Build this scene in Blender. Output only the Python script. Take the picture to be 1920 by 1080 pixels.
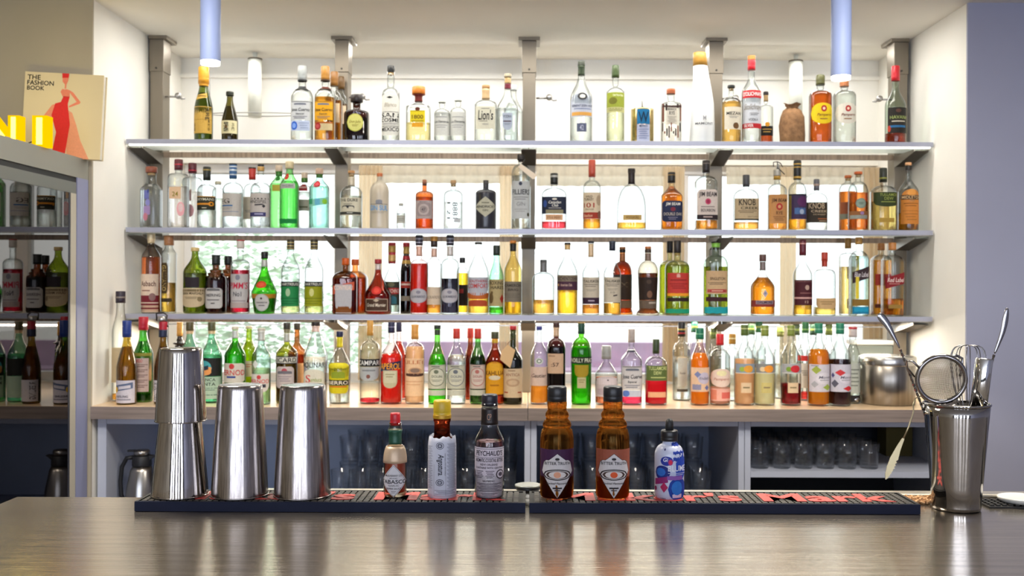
import bpy, bmesh, math, random
from math import pi, sin, cos, sqrt, asin, atan2, radians
from mathutils import Vector, Matrix
random.seed(7)
for o in list(bpy.data.objects): bpy.data.objects.remove(o)
SC = bpy.context.scene
COL = SC.collection
# ------------------------------------------------------------ camera, light, exposure
F, CX, CY, EYE, ROLL = 1900.0, 992.0, 540.0, 1.45, 0.004
cam = bpy.data.cameras.new('camera'); camo = bpy.data.objects.new('camera', cam); COL.objects.link(camo)
cam.sensor_width = 36; cam.lens = 36*F/1920; cam.shift_x = -(CX-960)/1920; cam.shift_y = 0
camo.matrix_world = Matrix.Translation((0, 0, EYE)) @ Matrix.Rotation(pi/2, 4, 'X') @ Matrix.Rotation(ROLL, 4, 'Z')
cam.dof.use_dof = True; cam.dof.focus_distance = 1.62; cam.dof.aperture_fstop = 11
cam.clip_start = 0.05; cam.clip_end = 200
SC.camera = camo
w = bpy.data.worlds.new('sky'); SC.world = w; w.use_nodes = True
bg = w.node_tree.nodes['Background']; bg.inputs[0].default_value = (0.95, 0.985, 1.0, 1); bg.inputs[1].default_value = 1.95
def area(name, loc, rot, sx, sy, power, col=(1, 1, 1)):
    l = bpy.data.lights.new(name, 'AREA'); l.shape = 'RECTANGLE'; l.size = sx; l.size_y = sy; l.energy = power; l.color = col
    o = bpy.data.objects.new(name, l); COL.objects.link(o); o.location = loc; o.rotation_euler = rot
    return o
# daylight of the front windows behind the camera, then ceiling, shelf and added fill lamps
for wx, ww, wp in ((-2.3, .55, 20), (-1.35, .45, 22), (-.15, .6, 26), (.95, .35, 17), (2.2, .6, 26)):
    area('window_daylight', (wx, -3.9, 1.5), (pi/2, 0, 0), ww, 1.7, wp, (.72, .80, 1))
area('ceiling_downlight', (-.9, 1.9, 2.42), (0, 0, 0), .5, .5, 26, (1, .93, .82))
area('ceiling_downlight', (.9, 1.9, 2.42), (0, 0, 0), .5, .5, 26, (1, .93, .82))
area('ceiling_fill', (0, 3.72, 2.43), (0, 0, 0), 2.6, .12, 13, (1, .97, .9))  # added fill lamp without a fitting, brightens the alcove from above
area('shelf_led', (0, 3.84, 1.325), (0, 0, 0), 2.9, .015, 4.5, (1, .93, .82))
area('shelf_led', (0, 4.02, 1.295), (radians(-38), 0, 0), 2.85, .012, 8.5, (1, .90, .74))
area('alcove_fill', (0, 4.2, 2.435), (radians(-12), 0, 0), 2.8, .1, 9, (1, .98, .94))  # added fill lamp, no real source there, lifts the upper back wall
vs = SC.view_settings; vs.view_transform = 'Standard'; vs.look = 'None'; vs.gamma = 1; vs.exposure = 0.28
try: vs.use_curve_mapping = False
except Exception: pass
SC.cycles.use_denoising = True; SC.cycles.max_bounces = 14; SC.cycles.transparent_max_bounces = 40
SC.cycles.transmission_bounces = 12; SC.cycles.glossy_bounces = 5; SC.cycles.diffuse_bounces = 4
SC.cycles.caustics_refractive = False; SC.cycles.caustics_reflective = False
SC.cycles.sample_clamp_indirect = 6
# ------------------------------------------------------------ pixel <-> place
def unroll(px, py):
    dx, dy = px-CX, py-CY
    return dx+ROLL*dy, dy-ROLL*dx
def PX(px, Y, py=540): return unroll(px, py)[0]*Y/F
def PZ(py, Y, px=992): return EYE-unroll(px, py)[1]*Y/F
# ------------------------------------------------------------ materials
def lin(h):
    h = h.lstrip('#')
    c = [int(h[i:i+2], 16)/255 for i in (0, 2, 4)]
    return [x/12.92 if x <= .04045 else ((x+.055)/1.055)**2.4 for x in c]+[1]
MC = {}
def new(name):
    m = bpy.data.materials.new(name); m.use_nodes = True; m.node_tree.nodes.clear()
    out = m.node_tree.nodes.new('ShaderNodeOutputMaterial')
    return m, m.node_tree, out
def P(name, col, rough=.5, metal=0, noise=None, bump=None, coat=0, aniso=0, spec=.5):
    """principled; noise=(scale, amount, stretch) colour variation; bump=(scale, strength, stretch)"""
    k = ('P', name)
    if k in MC: return MC[k]
    m, nt, out = new(name); N = nt.nodes; L = nt.links
    b = N.new('ShaderNodeBsdfPrincipled'); L.new(b.outputs[0], out.inputs[0])
    c = lin(col) if isinstance(col, str) else list(col)
    b.inputs['Base Color'].default_value = c; b.inputs['Roughness'].default_value = rough; b.inputs['Metallic'].default_value = metal
    b.inputs['Coat Weight'].default_value = coat; b.inputs['Anisotropic'].default_value = aniso
    b.inputs['Specular IOR Level'].default_value = spec
    def tex(scale, st):
        tc = N.new('ShaderNodeTexCoord'); mp = N.new('ShaderNodeMapping'); mp.inputs['Scale'].default_value = st
        L.new(tc.outputs['Object'], mp.inputs[0])
        n = N.new('ShaderNodeTexNoise'); n.inputs['Scale'].default_value = scale; n.inputs['Detail'].default_value = 5
        L.new(mp.outputs[0], n.inputs['Vector']); return n
    if noise:
        n = tex(noise[0], noise[2] if len(noise) > 2 else (1, 1, 1))
        cr = N.new('ShaderNodeValToRGB'); a = noise[1]
        cr.color_ramp.elements[0].position = .3; cr.color_ramp.elements[1].position = .7
        cr.color_ramp.elements[0].color = [x*(1-a) for x in c[:3]]+[1]; cr.color_ramp.elements[1].color = [min(1, x*(1+a*.6)) for x in c[:3]]+[1]
        L.new(n.outputs[0], cr.inputs[0]); L.new(cr.outputs[0], b.inputs['Base Color'])
    if bump:
        n = tex(bump[0], bump[2] if len(bump) > 2 else (1, 1, 1))
        bp = N.new('ShaderNodeBump'); bp.inputs['Strength'].default_value = bump[1]; bp.inputs['Distance'].default_value = .002
        L.new(n.outputs[0], bp.inputs['Height']); L.new(bp.outputs[0], b.inputs['Normal'])
    MC[k] = m; return m
def ink(h): return P('print_'+h.lstrip('#'), h, .62, noise=(160, .06), spec=.25)
def capm(h): return P('cap_'+h.lstrip('#'), h, .38, noise=(70, .12), spec=.5)
def foil(h): return P('foil_'+h.lstrip('#'), h, .4, metal=.25, noise=(60, .12))
def glassm(h, dens=1.0):
    """thin bottle wall: clear glass that darkens where seen edge-on (longer path, plus refraction outlines put into the tint)"""
    k = ('G', h, dens)
    if k in MC: return MC[k]
    m, nt, out = new('bottle_glass_'+h.lstrip('#')); N = nt.nodes; L = nt.links
    c = lin(h)
    lw = N.new('ShaderNodeLayerWeight'); lw.inputs[0].default_value = .5
    pw = N.new('ShaderNodeMath'); pw.operation = 'POWER'; pw.inputs[1].default_value = 1.7; L.new(lw.outputs['Facing'], pw.inputs[0])
    mx = N.new('ShaderNodeMix'); mx.data_type = 'RGBA'
    mx.inputs[6].default_value = [sqrt(x) for x in c[:3]]+[1]; mx.inputs[7].default_value = [x**1.6*(.055 if dens == 1 else .8) for x in c[:3]]+[1]
    L.new(pw.outputs[0], mx.inputs[0])
    t = N.new('ShaderNodeBsdfTransparent'); L.new(mx.outputs[2], t.inputs[0])
    g = N.new('ShaderNodeBsdfGlossy'); g.inputs['Roughness'].default_value = .04; g.inputs[0].default_value = (1, 1, 1, 1)
    fr = N.new('ShaderNodeFresnel'); ge = N.new('ShaderNodeNewGeometry'); mi = N.new('ShaderNodeMapRange')
    mi.inputs['To Min'].default_value = 1.5; mi.inputs['To Max'].default_value = 1/1.5
    L.new(ge.outputs['Backfacing'], mi.inputs['Value']); L.new(mi.outputs[0], fr.inputs[0])
    tc = N.new('ShaderNodeTexCoord'); n = N.new('ShaderNodeTexNoise'); n.inputs['Scale'].default_value = 28; L.new(tc.outputs['Object'], n.inputs['Vector'])
    bp = N.new('ShaderNodeBump'); bp.inputs['Strength'].default_value = .12; bp.inputs['Distance'].default_value = .003
    L.new(n.outputs[0], bp.inputs['Height']); L.new(bp.outputs[0], g.inputs['Normal'])
    s = N.new('ShaderNodeMixShader'); L.new(fr.outputs[0], s.inputs[0]); L.new(t.outputs[0], s.inputs[1]); L.new(g.outputs[0], s.inputs[2])
    L.new(s.outputs[0], out.inputs[0]); MC[k] = m; return m
def liqm(h, rough=0.0):
    k = ('L', h, rough)
    if k in MC: return MC[k]
    cloudy = h[0] == '%'; h = h.lstrip('%')
    m, nt, out = new(('cloudy_' if cloudy else 'liquid_')+h.lstrip('#')); N = nt.nodes; L = nt.links
    c = lin(h)
    tc = N.new('ShaderNodeTexCoord'); n = N.new('ShaderNodeTexNoise'); n.inputs['Scale'].default_value = 22
    mp = N.new('ShaderNodeMapping'); mp.inputs['Scale'].default_value = (1, 1, .35); L.new(tc.outputs['Object'], mp.inputs[0]); L.new(mp.outputs[0], n.inputs['Vector'])
    bp = N.new('ShaderNodeBump'); bp.inputs['Strength'].default_value = .35; bp.inputs['Distance'].default_value = .006
    L.new(n.outputs[0], bp.inputs['Height'])
    g = N.new('ShaderNodeBsdfGlass'); g.inputs['Color'].default_value = [sqrt(x) for x in c[:3]]+[1]
    g.inputs['Roughness'].default_value = rough; g.inputs['IOR'].default_value = 1.36; L.new(bp.outputs[0], g.inputs['Normal'])
    t = N.new('ShaderNodeBsdfTransparent'); t.inputs[0].default_value = [sqrt(x) for x in c[:3]]+[1]
    s = N.new('ShaderNodeMixShader'); s.inputs[0].default_value = .4
    L.new(g.outputs[0], s.inputs[1]); L.new(t.outputs[0], s.inputs[2])
    if cloudy:
        d1 = N.new('ShaderNodeBsdfTranslucent'); d1.inputs[0].default_value = c; d2 = N.new('ShaderNodeBsdfDiffuse'); d2.inputs[0].default_value = c
        a1 = N.new('ShaderNodeMixShader'); a1.inputs[0].default_value = .3; L.new(d1.outputs[0], a1.inputs[1]); L.new(d2.outputs[0], a1.inputs[2])
        a2 = N.new('ShaderNodeMixShader'); a2.inputs[0].default_value = .6; L.new(s.outputs[0], a2.inputs[1]); L.new(a1.outputs[0], a2.inputs[2]); s = a2
    L.new(s.outputs[0], out.inputs[0]); MC[k] = m; return m
def emit(name, h, st):
    k = ('E', name)
    if k in MC: return MC[k]
    m, nt, out = new(name); e = nt.nodes.new('ShaderNodeEmission'); e.inputs[0].default_value = lin(h); e.inputs[1].default_value = st
    nt.links.new(e.outputs[0], out.inputs[0]); MC[k] = m; return m
def frosted(name, h, tr=.5, trans=.55):
    k = ('F', name)
    if k in MC: return MC[k]
    m, nt, out = new(name); N = nt.nodes; L = nt.links
    t = N.new('ShaderNodeBsdfTransparent'); t.inputs[0].default_value = lin(h)
    d = N.new('ShaderNodeBsdfDiffuse'); d.inputs[0].default_value = lin(h)
    tl = N.new('ShaderNodeBsdfTranslucent'); tl.inputs[0].default_value = lin(h)
    s1 = N.new('ShaderNodeMixShader'); s1.inputs[0].default_value = trans; L.new(d.outputs[0], s1.inputs[1]); L.new(tl.outputs[0], s1.inputs[2])
    s2 = N.new('ShaderNodeMixShader'); s2.inputs[0].default_value = tr; L.new(s1.outputs[0], s2.inputs[1]); L.new(t.outputs[0], s2.inputs[2])
    L.new(s2.outputs[0], out.inputs[0]); MC[k] = m; return m
# ------------------------------------------------------------ mesh collecting
class MB:
    def __init__(s): s.v, s.f, s.m, s.mats, s.sm = [], [], [], [], []
    def mi(s, mat):
        if mat not in s.mats: s.mats.append(mat)
        return s.mats.index(mat)
    def add(s, vs, fs, mat, smooth=False):
        b = len(s.v); s.v += [tuple(v) for v in vs]; i = s.mi(mat)
        for f in fs: s.f.append(tuple(b+k for k in f)); s.m.append(i); s.sm.append(smooth)
    def box(s, a, b, mat, M=None):
        (x0, y0, z0), (x1, y1, z1) = a, b
        vs = [Vector(p) for p in ((x0,y0,z0),(x1,y0,z0),(x1,y1,z0),(x0,y1,z0),(x0,y0,z1),(x1,y0,z1),(x1,y1,z1),(x0,y1,z1))]
        if M: vs = [M @ v for v in vs]
        s.add(vs, [(0,3,2,1),(4,5,6,7),(0,1,5,4),(1,2,6,5),(2,3,7,6),(3,0,4,7)], mat)
    def lathe(s, prof, mat, seg=24, M=None, smooth=True, outl=None, cap0=True, cap1=True):
        n = len(outl) if outl else seg; base = []
        for r, z in prof:
            for k in range(n):
                if outl: x, y = outl[k]
                else: x, y = sin(2*pi*k/n), -cos(2*pi*k/n)
                p = Vector((x*r, y*r, z)); base.append(M @ p if M else p)
        fs = []
        for i in range(len(prof)-1):
            for k in range(n):
                a, b = i*n+k, i*n+(k+1) % n
                fs.append((a, b, b+n, a+n))
        s.add(base, fs, mat, smooth)
        b0 = len(s.v)-len(base); i = s.mi(mat)
        if cap0: s.f.append(tuple(b0+k for k in reversed(range(n)))); s.m.append(i); s.sm.append(False)
        if cap1: s.f.append(tuple(b0+(len(prof)-1)*n+k for k in range(n))); s.m.append(i); s.sm.append(False)
    def tube(s, pts, r, mat, seg=8, closed=False, rs=None):
        pts = [Vector(p) for p in pts]; n = len(pts); vs = []; up = None
        for i in range(n):
            if closed: t = pts[(i+1) % n]-pts[i-1]
            else: t = pts[min(i+1, n-1)]-pts[max(i-1, 0)]
            t.normalize()
            if up is None: up = Vector((0, 0, 1)) if abs(t.z) < .9 else Vector((1, 0, 0))
            u = (up-t*up.dot(t)).normalized(); up = u; v = t.cross(u); rr = rs[i] if rs else r
            for k in range(seg):
                a = 2*pi*k/seg; vs.append(pts[i]+(u*cos(a)+v*sin(a))*rr)
        fs = []
        for i in range(n if closed else n-1):
            j = (i+1) % n
            for k in range(seg):
                k2 = (k+1) % seg; fs.append((i*seg+k, i*seg+k2, j*seg+k2, j*seg+k))
        if not closed: fs += [tuple(reversed(range(seg))), tuple((n-1)*seg+k for k in range(seg))]
        s.add(vs, fs, mat, True)
    def prism(s, poly, h0, h1, mat, ax='y'):
        """polygon of (a,b) extruded along an axis: ax y -> (a, h, b); x -> (h, a, b); z -> (a, b, h)"""
        f = {'y': lambda a, b, h: (a, h, b), 'x': lambda a, b, h: (h, a, b), 'z': lambda a, b, h: (a, b, h)}[ax]
        n = len(poly); vs = [f(a, b, h0) for a, b in poly]+[f(a, b, h1) for a, b in poly]
        s.add(vs, [tuple(range(n)), tuple(reversed(range(n, 2*n)))]+[(k, k+n, (k+1) % n+n, (k+1) % n) for k in range(n)], mat)
    def build(s, name, parent=None, loc=(0, 0, 0), bevel=0, M=None):
        me = bpy.data.meshes.new(name); me.from_pydata(s.v, [], s.f)
        for m in s.mats: me.materials.append(m)
        me.polygons.foreach_set('material_index', s.m); me.polygons.foreach_set('use_smooth', s.sm); me.update()
        bm = bmesh.new(); bm.from_mesh(me)
        if not getattr(s, 'flat', False): bmesh.ops.recalc_face_normals(bm, faces=bm.faces)
        bm.to_mesh(me); bm.free()
        o = bpy.data.objects.new(name, me); COL.objects.link(o); o.location = loc
        if parent: o.parent = parent
        if M is not None: o.matrix_world = M
        if bevel:
            md = o.modifiers.new('bevel', 'BEVEL'); md.width = bevel; md.segments = 2; md.limit_method = 'ANGLE'; md.angle_limit = radians(50)
        return o
def tag(o, label, cat=None, group=None, kind=None):
    o['label'] = label
    if cat: o['category'] = cat
    if group: o['group'] = group
    if kind: o['kind'] = kind
    return o
def thing(name, loc, label, cat, group=None, rz=0):
    o = bpy.data.objects.new(name, None); COL.objects.link(o); o.location = loc; o.rotation_euler = (0, 0, rz); o.empty_display_size = .02
    return tag(o, label, cat, group)
def struct(mb, name, label=None, bevel=0):
    o = mb.build(name, bevel=bevel); o['kind'] = 'structure'
    if label: o['label'] = label
    return o
# ------------------------------------------------------------ lettering
TXT = {}
def glyphs(txt, shear=0, off=.012):
    k = (txt, shear, off)
    if k in TXT: return TXT[k]
    c = bpy.data.curves.new('lettering', 'FONT'); c.body = txt; c.size = 1; c.shear = shear; c.offset = off; c.resolution_u = 3; c.fill_mode = 'FRONT'
    o = bpy.data.objects.new('lettering', c); me = o.to_mesh()
    vs = [(v.co.x, v.co.y) for v in me.vertices]; fs = [tuple(p.vertices) for p in me.polygons]
    o.to_mesh_clear(); bpy.data.objects.remove(o); bpy.data.curves.remove(c)
    if vs:
        x0, x1 = min(v[0] for v in vs), max(v[0] for v in vs); y0, y1 = min(v[1] for v in vs), max(v[1] for v in vs)
        vs = [((x-x0)/max(1e-6, x1-x0), (y-y0)/max(1e-6, y1-y0)) for x, y in vs]
    TXT[k] = (vs, fs); return TXT[k]
SH = {'R': lambda t: (0, 1), 'E': lambda t: (.5-sqrt(max(0, .25-(t-.5)**2)), .5+sqrt(max(0, .25-(t-.5)**2))),
      'D': lambda t: (abs(t-.5), 1-abs(t-.5)), 'A': lambda t: (.28*(1-sqrt(max(0, 1-(2*t-1)**2))), 1),
      'C': lambda t: (max(0, .12-min(t, 1-t)), 1-max(0, .12-min(t, 1-t))), 'S': lambda t: (.35*(1-t), 1-.35*t),
      'U': lambda t: (0, 1-.35*(1-sqrt(max(0, 1-(2*t-1)**2)))), 'W': lambda t: (.04*sin(t*19), 1-.04*sin(t*23)),
      'B': lambda t: ((.5-abs(t-.5))*0+min(abs(t-.5)*.95, max(.16, 0)) if .1 < t < .9 else .16+.19*(1-min(t, 1-t)/.1), 1-abs(t-.5)*.93 if 1 else 0)}
def bt_shape(t):
    d = abs(t-.5)
    top = min(d*.62, .15)
    if d > .4: top = .15+(d-.4)*2.4
    return top, (1-d*1.2 if d < .5 else .4)
SH['B'] = bt_shape
def T(txt, x0, y0, x1, y1, col='#222222', shear=0): return ('t', txt, x0, y0, x1, y1, col, shear)
def R(x0, y0, x1, y1, col): return ('s', 'R', x0, y0, x1, y1, col)
def E(x0, y0, x1, y1, col): return ('s', 'E', x0, y0, x1, y1, col)
def D(x0, y0, x1, y1, col): return ('s', 'D', x0, y0, x1, y1, col)
def Sh(k, x0, y0, x1, y1, col): return ('s', k, x0, y0, x1, y1, col)
def Ln(x0, y0, x1, y1, n, col='#555555'): return ('l', x0, y0, x1, y1, n, col)
def V(txt, x0, y0, x1, y1, col='#222222', shear=0): return ('v', txt, x0, y0, x1, y1, col, shear)
def paint(mb, surf, els, lay0=1):
    """print a label's elements through surf(u 0..1, v 0..1 from the top, layer)"""
    lay = lay0
    for e in els:
        if e[0] == 's':
            _, k, x0, y0, x1, y1, c = e; n = 12; vs = []
            for i in range(n+1):
                t = i/n; a, b = SH[k](t); vs += [surf(x0+(x1-x0)*t, y0+(y1-y0)*a, lay), surf(x0+(x1-x0)*t, y0+(y1-y0)*(a+b)/2, lay), surf(x0+(x1-x0)*t, y0+(y1-y0)*b, lay)]
            mb.add(vs, [(3*i+j, 3*i+j+1, 3*i+j+4, 3*i+j+3) for i in range(n) for j in (0, 1)], ink(c)); lay += 1
        elif e[0] == 'l':
            _, x0, y0, x1, y1, n, c = e; h = (y1-y0)/(2*n-1) if n > 1 else (y1-y0)
            for i in range(n):
                ya = y0+2*i*h; k = 6; a0, a1 = x0+(x1-x0)*.08*((i*7) % 3), x1-(x1-x0)*.09*((i*5) % 3); vs = []
                for j in range(k+1): vs += [surf(a0+(a1-a0)*j/k, ya, lay+2), surf(a0+(a1-a0)*j/k, ya+h*.7, lay+2)]
                mb.add(vs, [(2*j, 2*j+1, 2*j+3, 2*j+2) for j in range(k)], ink(c))
        elif e[0] in 'tv':
            _, s, x0, y0, x1, y1, c, sh = e; vs, fs = glyphs(s, sh)
            if e[0] == 't': pts = [surf(x0+(x1-x0)*a, y1+(y0-y1)*b, lay+3) for a, b in vs]
            else: pts = [surf(x0+(x1-x0)*b, y0+(y1-y0)*a, lay+3) for a, b in vs]
            mb.add(pts, fs, ink(c))
# ------------------------------------------------------------ bottles
OUT = {}
def outline(n, N=32, asp=1.0):
    k = (n, N, asp)
    if k not in OUT:
        pts = []
        for i in range(N):
            a = 2*pi*i/N; x, y = sin(a), -cos(a)
            q = (abs(x)**n+abs(y)**n)**(-1/n); pts.append((x*q, y*q*asp))
        OUT[k] = pts
    return OUT[k]
def arcpt(n, s, asp=1.0):
    """point and outward normal on the unit outline at arc length s from the front centre"""
    k = ('arc', n, asp)
    if k not in OUT:
        tb = [(0, 0, -asp)]; L = 0; px, py = 0, -asp
        for i in range(1, 361):
            a = pi*i/360; x, y = sin(a), -cos(a); q = (abs(x)**n+abs(y)**n)**(-1/n); x, y = x*q, y*q*asp
            L += sqrt((x-px)**2+(y-py)**2); tb.append((L, x, y)); px, py = x, y
        OUT[k] = tb
    tb = OUT[k]; a = abs(s); lo, hi = 0, len(tb)-1
    while hi-lo > 1:
        m = (lo+hi)//2
        if tb[m][0] <= a: lo = m
        else: hi = m
    L0, x0, y0 = tb[lo]; L1, x1, y1 = tb[hi]; f = min(1, (a-L0)/max(1e-9, L1-L0))
    x, y = x0+(x1-x0)*f, y0+(y1-y0)*f; tx, ty = x1-x0, y1-y0; l = sqrt(tx*tx+ty*ty) or 1
    nx, ny = ty/l, -tx/l
    sg = 1 if s >= 0 else -1
    return x*sg, y, nx*sg, ny
def arclen_for_x(n, x, asp=1.0):
    arcpt(n, 0, asp); tb = OUT[('arc', n, asp)]
    for L, a, b in tb:
        if a >= x: return L
    return tb[-1][0]/2
def shoulder(kind, t):
    if kind == 'r': return (1-t**2.4)**.62 if t < 1 else 0
    if kind == 's': return .5*(1+cos(pi*t))
    if kind == 'w': return (1-t)**1.35*(1+.75*t)
    if kind == 'l': return 1-t
    if kind == 'q': return (1-t**4)**.35 if t < 1 else 0
    if kind == 'c': return (1-t)**2.2*(1+1.2*t)
    return 1-t
SHELF = {'T': (2.003, 3.86), 'U': (1.672, 3.86), 'V': (1.348, 3.86), 'K': (1.034, 3.64)}
GRP = {'T': 'bottles on the top shelf', 'U': 'bottles on the second shelf', 'V': 'bottles on the third shelf', 'K': 'bottles on the back counter', 'M': 'bottles on the bar mats'}
def Lb(y0, y1, f, col, shape='R', els=(), xo=0.0, name='label'): return (y0, y1, f, col, shape, els, xo, name)
def B(row, name, desc, x, w, yt, yc, ys, yb, nw, kind='r', glass='#eef4f2', liq=None, cap='#222222', bands=(), labels=(), d=0, n=2, cw=None, cork=None, taper=1.0, foot=None, asp=1.0, Y=None, rz=0, rings=(), seg=32):
    z0, Y0 = SHELF[row] if row in SHELF else (1.1265, 1.575)
    Y = Y0+d if Y is None else Y
    X = PX(x, Y, (yt+yb)/2)
    zz = lambda y: PZ(y, Y, x)-z0
    s = Y/F; Rb = w*s/2; rn = nw*s/2
    zt, zc, zs, zb = zz(yt), zz(yc), zz(ys), zz(yb)
    root = thing(name, (X, Y, z0), desc, 'bottle', GRP[row], rz)
    H = zc+.004 if zc < zt else zt
    prof = [(Rb*taper*.86, 0), (Rb*taper*.97, .0025), (Rb*taper, .008)]
    if foot: prof = [(Rb*foot*.93, 0), (Rb*foot, .003), (Rb*foot*.98, .010), (Rb*taper, .022)]
    for i in range(1, 5): prof.append((Rb*(taper+(1-taper)*i/4), prof[2][1]+(zb-prof[2][1])*i/4 if not foot else .022+(zb-.022)*i/4))
    m = 9
    for i in range(1, m+1):
        t = i/m; prof.append((rn+(Rb-rn)*shoulder(kind, t), zb+(zs-zb)*t))
    if H-zs > .004:
        for q in range(1, 4): prof.append((rn*(1-.06*sin(pi*q/3)), zs+(H-zs)*q/3))
    else: prof.append((rn, max(zs+.001, H)))
    for (yr, k) in rings:
        zr = zz(yr); prof = [p for p in prof if abs(p[1]-zr) > .006]+[(None, zr, k)]
        rr = rad_of([p for p in prof if p[0] is not None], zr)
        prof = [p for p in prof if p[0] is not None]+[(rr, zr-.005), (rr*k, zr-.002), (rr*k, zr+.002), (rr, zr+.005)]
        prof.sort(key=lambda p: p[1])
    ol = outline(n, seg, asp)
    body_top = zs
    def outl_at(): return ol
    mb = MB()
    opaque = glass.startswith('!')
    gm = P('bottle_'+glass[2:], glass[1:], .3, spec=.5, coat=.3, noise=(12, .05)) if opaque else liqm(glass[1:]) if glass[0] == '~' else glassm(glass)
    # square bodies turn round towards the neck
    if n == 2 and asp == 1: mb.lathe(prof, gm, seg)
    else:
        vs = []; N = seg; rnd = outline(2, N)
        for r, z in prof:
            t = min(1, max(0, (z-zb)/max(1e-4, (zs-zb)))) if zs > zb else 0
            t = t*t
            for k in range(N):
                vs.append(((ol[k][0]*(1-t)+rnd[k][0]*t)*r, (ol[k][1]*(1-t)+rnd[k][1]*t)*r, z))
        fs = [(i*N+k, i*N+(k+1) % N, (i+1)*N+(k+1) % N, (i+1)*N+k) for i in range(len(prof)-1) for k in range(N)]
        fs += [tuple(reversed(range(N))), tuple((len(prof)-1)*N+k for k in range(N))]
        mb.add(vs, fs, gm, True)
    mb.build('glass_body', root)
    if liq:
        lc, ly = liq[0], liq[1]; zl = min(zz(ly), H-.01); lp = [(Rb*taper*.8, .006)]
        for r, z in prof:
            if z <= .007: continue
            if z < zl: lp.append((max(r-.0022, .003), z))
        lp.append((max(rad_of(prof, zl)-.0022, .003), zl))
        lmb = MB(); lm = P('sauce_'+lc[2:], lc[1:], .45, noise=(60, .15)) if lc[0] == '!' else liqm(lc)
        if n == 2 and asp == 1: lmb.lathe(lp, lm, 24)
        else: lmb.lathe(lp, lm, outl=ol)
        lmb.build('liquid', root)
    cr = (cw*s/2) if cw else rn*1.12+.0008
    c = MB()
    if cork:
        c.lathe([(rn*.8, H-.012), (rn*.8, zc+.001)], P('cork', '#c9a36e', .8, noise=(200, .3)), 16)
        cm = capm(cap) if cork is True else capm(cork)
        c.lathe([(cr*.94, zc+.0015), (cr, zc+.003), (cr, zt-.002), (cr*.92, zt)], cm, 20); c.build('stopper', root)
    elif zt-zc > .002:
        c.lathe([(cr, zc), (cr, zc+(zt-zc)*.3), (cr*.985, zc+(zt-zc)*.32), (cr, zc+(zt-zc)*.34), (cr, zt-.0025), (cr*.9, zt)], capm(cap), 24); c.build('cap', root)
    for bd in bands:
        y0, y1, bc = bd[:3]; za, zbb = zz(y1), zz(y0); q = MB()
        q.lathe([(rad_of(prof, za+(zbb-za)*i/6)+.0007+(.0006 if zbb > zc-.001 else 0) if za+(zbb-za)*i/6 < zc else cr+.0006, za+(zbb-za)*i/6) for i in range(7)], foil(bc), 24)
        q.build('neck_band', root)
    for lb in labels:
        y0, y1, f, lc, shp, els, xo, lname = lb
        za, zbb = zz(y1), zz(y0)
        def surf(u, v, lay, za=za, zbb=zbb, f=f, xo=xo):
            z = zbb+(za-zbb)*v; r = rad_of(prof, z)
            A = arclen_for_x(n, min(f, .97), asp); a = (u*2-1)*A+xo
            px, py, nx, ny = arcpt(n, a, asp); o = .0004+.0001*lay
            t = min(1, max(0, (z-zb)/max(1e-4, (zs-zb)))) if zs > zb else 0
            if t > .5 and n != 2: px, py, nx, ny = arcpt(2, (u*2-1)*asin(min(f, .97))+xo)
            return (px*r+nx*o, py*r+ny*o, z)
        q = MB(); q.flat = True
        if lc: paint(q, surf, [('s', shp, 0, 0, 1, 1, lc)], 0)
        paint(q, surf, els, 1)
        if q.f: q.build(lname, root)
    return root, prof, (X, Y, z0, s, zz)
def rad_of(prof, z):
    if z <= prof[0][1]: return prof[0][0]
    for (r0, z0), (r1, z1) in zip(prof, prof[1:]):
        if z0 <= z <= z1: return r0+(r1-r0)*((z-z0)/max(1e-6, z1-z0))
    return prof[-1][0]
# ------------------------------------------------------------ the room
WHITE = P('white_plaster', '#f8f6ef', .85, noise=(3, .05), bump=(14, .12))
CEIL = P('ceiling_paint', '#f5f2ea', .9, noise=(2, .03))
LAV = P('lavender_grey_paint', '#a9abc0', .8, noise=(2.5, .05), bump=(30, .1))
NEONTINT = P('neon_tinted_paint', '#b3aa96', .85, noise=(3, .08), bump=(30, .1))  # yellow glow of the neon letters put into the left wall's colour
STEEL = P('satin_steel', '#b4b2b0', .32, metal=1, noise=(4, .1, (1, 1, 8)))
FRONT = P('shelf_edge_aluminium', '#a8abbc', .42, metal=.35, noise=(4, .06, (.3, 1, 1)))
WX = 1.52
m = MB(); m.box((-3.4, -4.2, -.1), (3.4, 9, 0), P('floor_boards', '#6d5a48', .5, noise=(3, .25, (1, 8, 1)))); struct(m, 'floor')
m = MB(); m.box((-3.4, -4.2, 2.447), (3.4, 4.6, 2.55), CEIL); struct(m, 'ceiling')
m = MB(); m.box((-3.4, 3.53, 0), (-WX, 4.6, 2.447), WHITE); struct(m, 'wall_left')
m = MB(); m.box((WX, 3.53, 0), (3.4, 4.6, 2.447), WHITE); struct(m, 'wall_right')
m = MB(); m.box((-3.2, 3.52, 0), (-WX, 3.53, 2.447), NEONTINT); struct(m, 'wall_front_left')
m = MB(); m.box((WX, 3.52, 0), (3.2, 3.53, 2.447), LAV); struct(m, 'wall_front_right')
m = MB(); m.box((-3.4, -4.2, 0), (-3.2, 3.53, 2.447), NEONTINT); struct(m, 'wall_side_left')
m = MB(); m.box((3.2, -4.2, 0), (3.4, 3.53, 2.447), LAV); struct(m, 'wall_side_right')
DK = P('dark_wall_paint', '#4b4744', .8)
m = MB()
for a, b in ((-3.2, -2.6), (-2.0, -1.6), (-1.1, -.5), (.2, .75), (1.15, 1.85), (2.55, 3.2)): m.box((a, -4.1, 0), (b, -4, 2.447), DK)
m.box((-3.2, -4.1, 0), (3.2, -4, .5), DK); struct(m, 'wall_rear')
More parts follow.
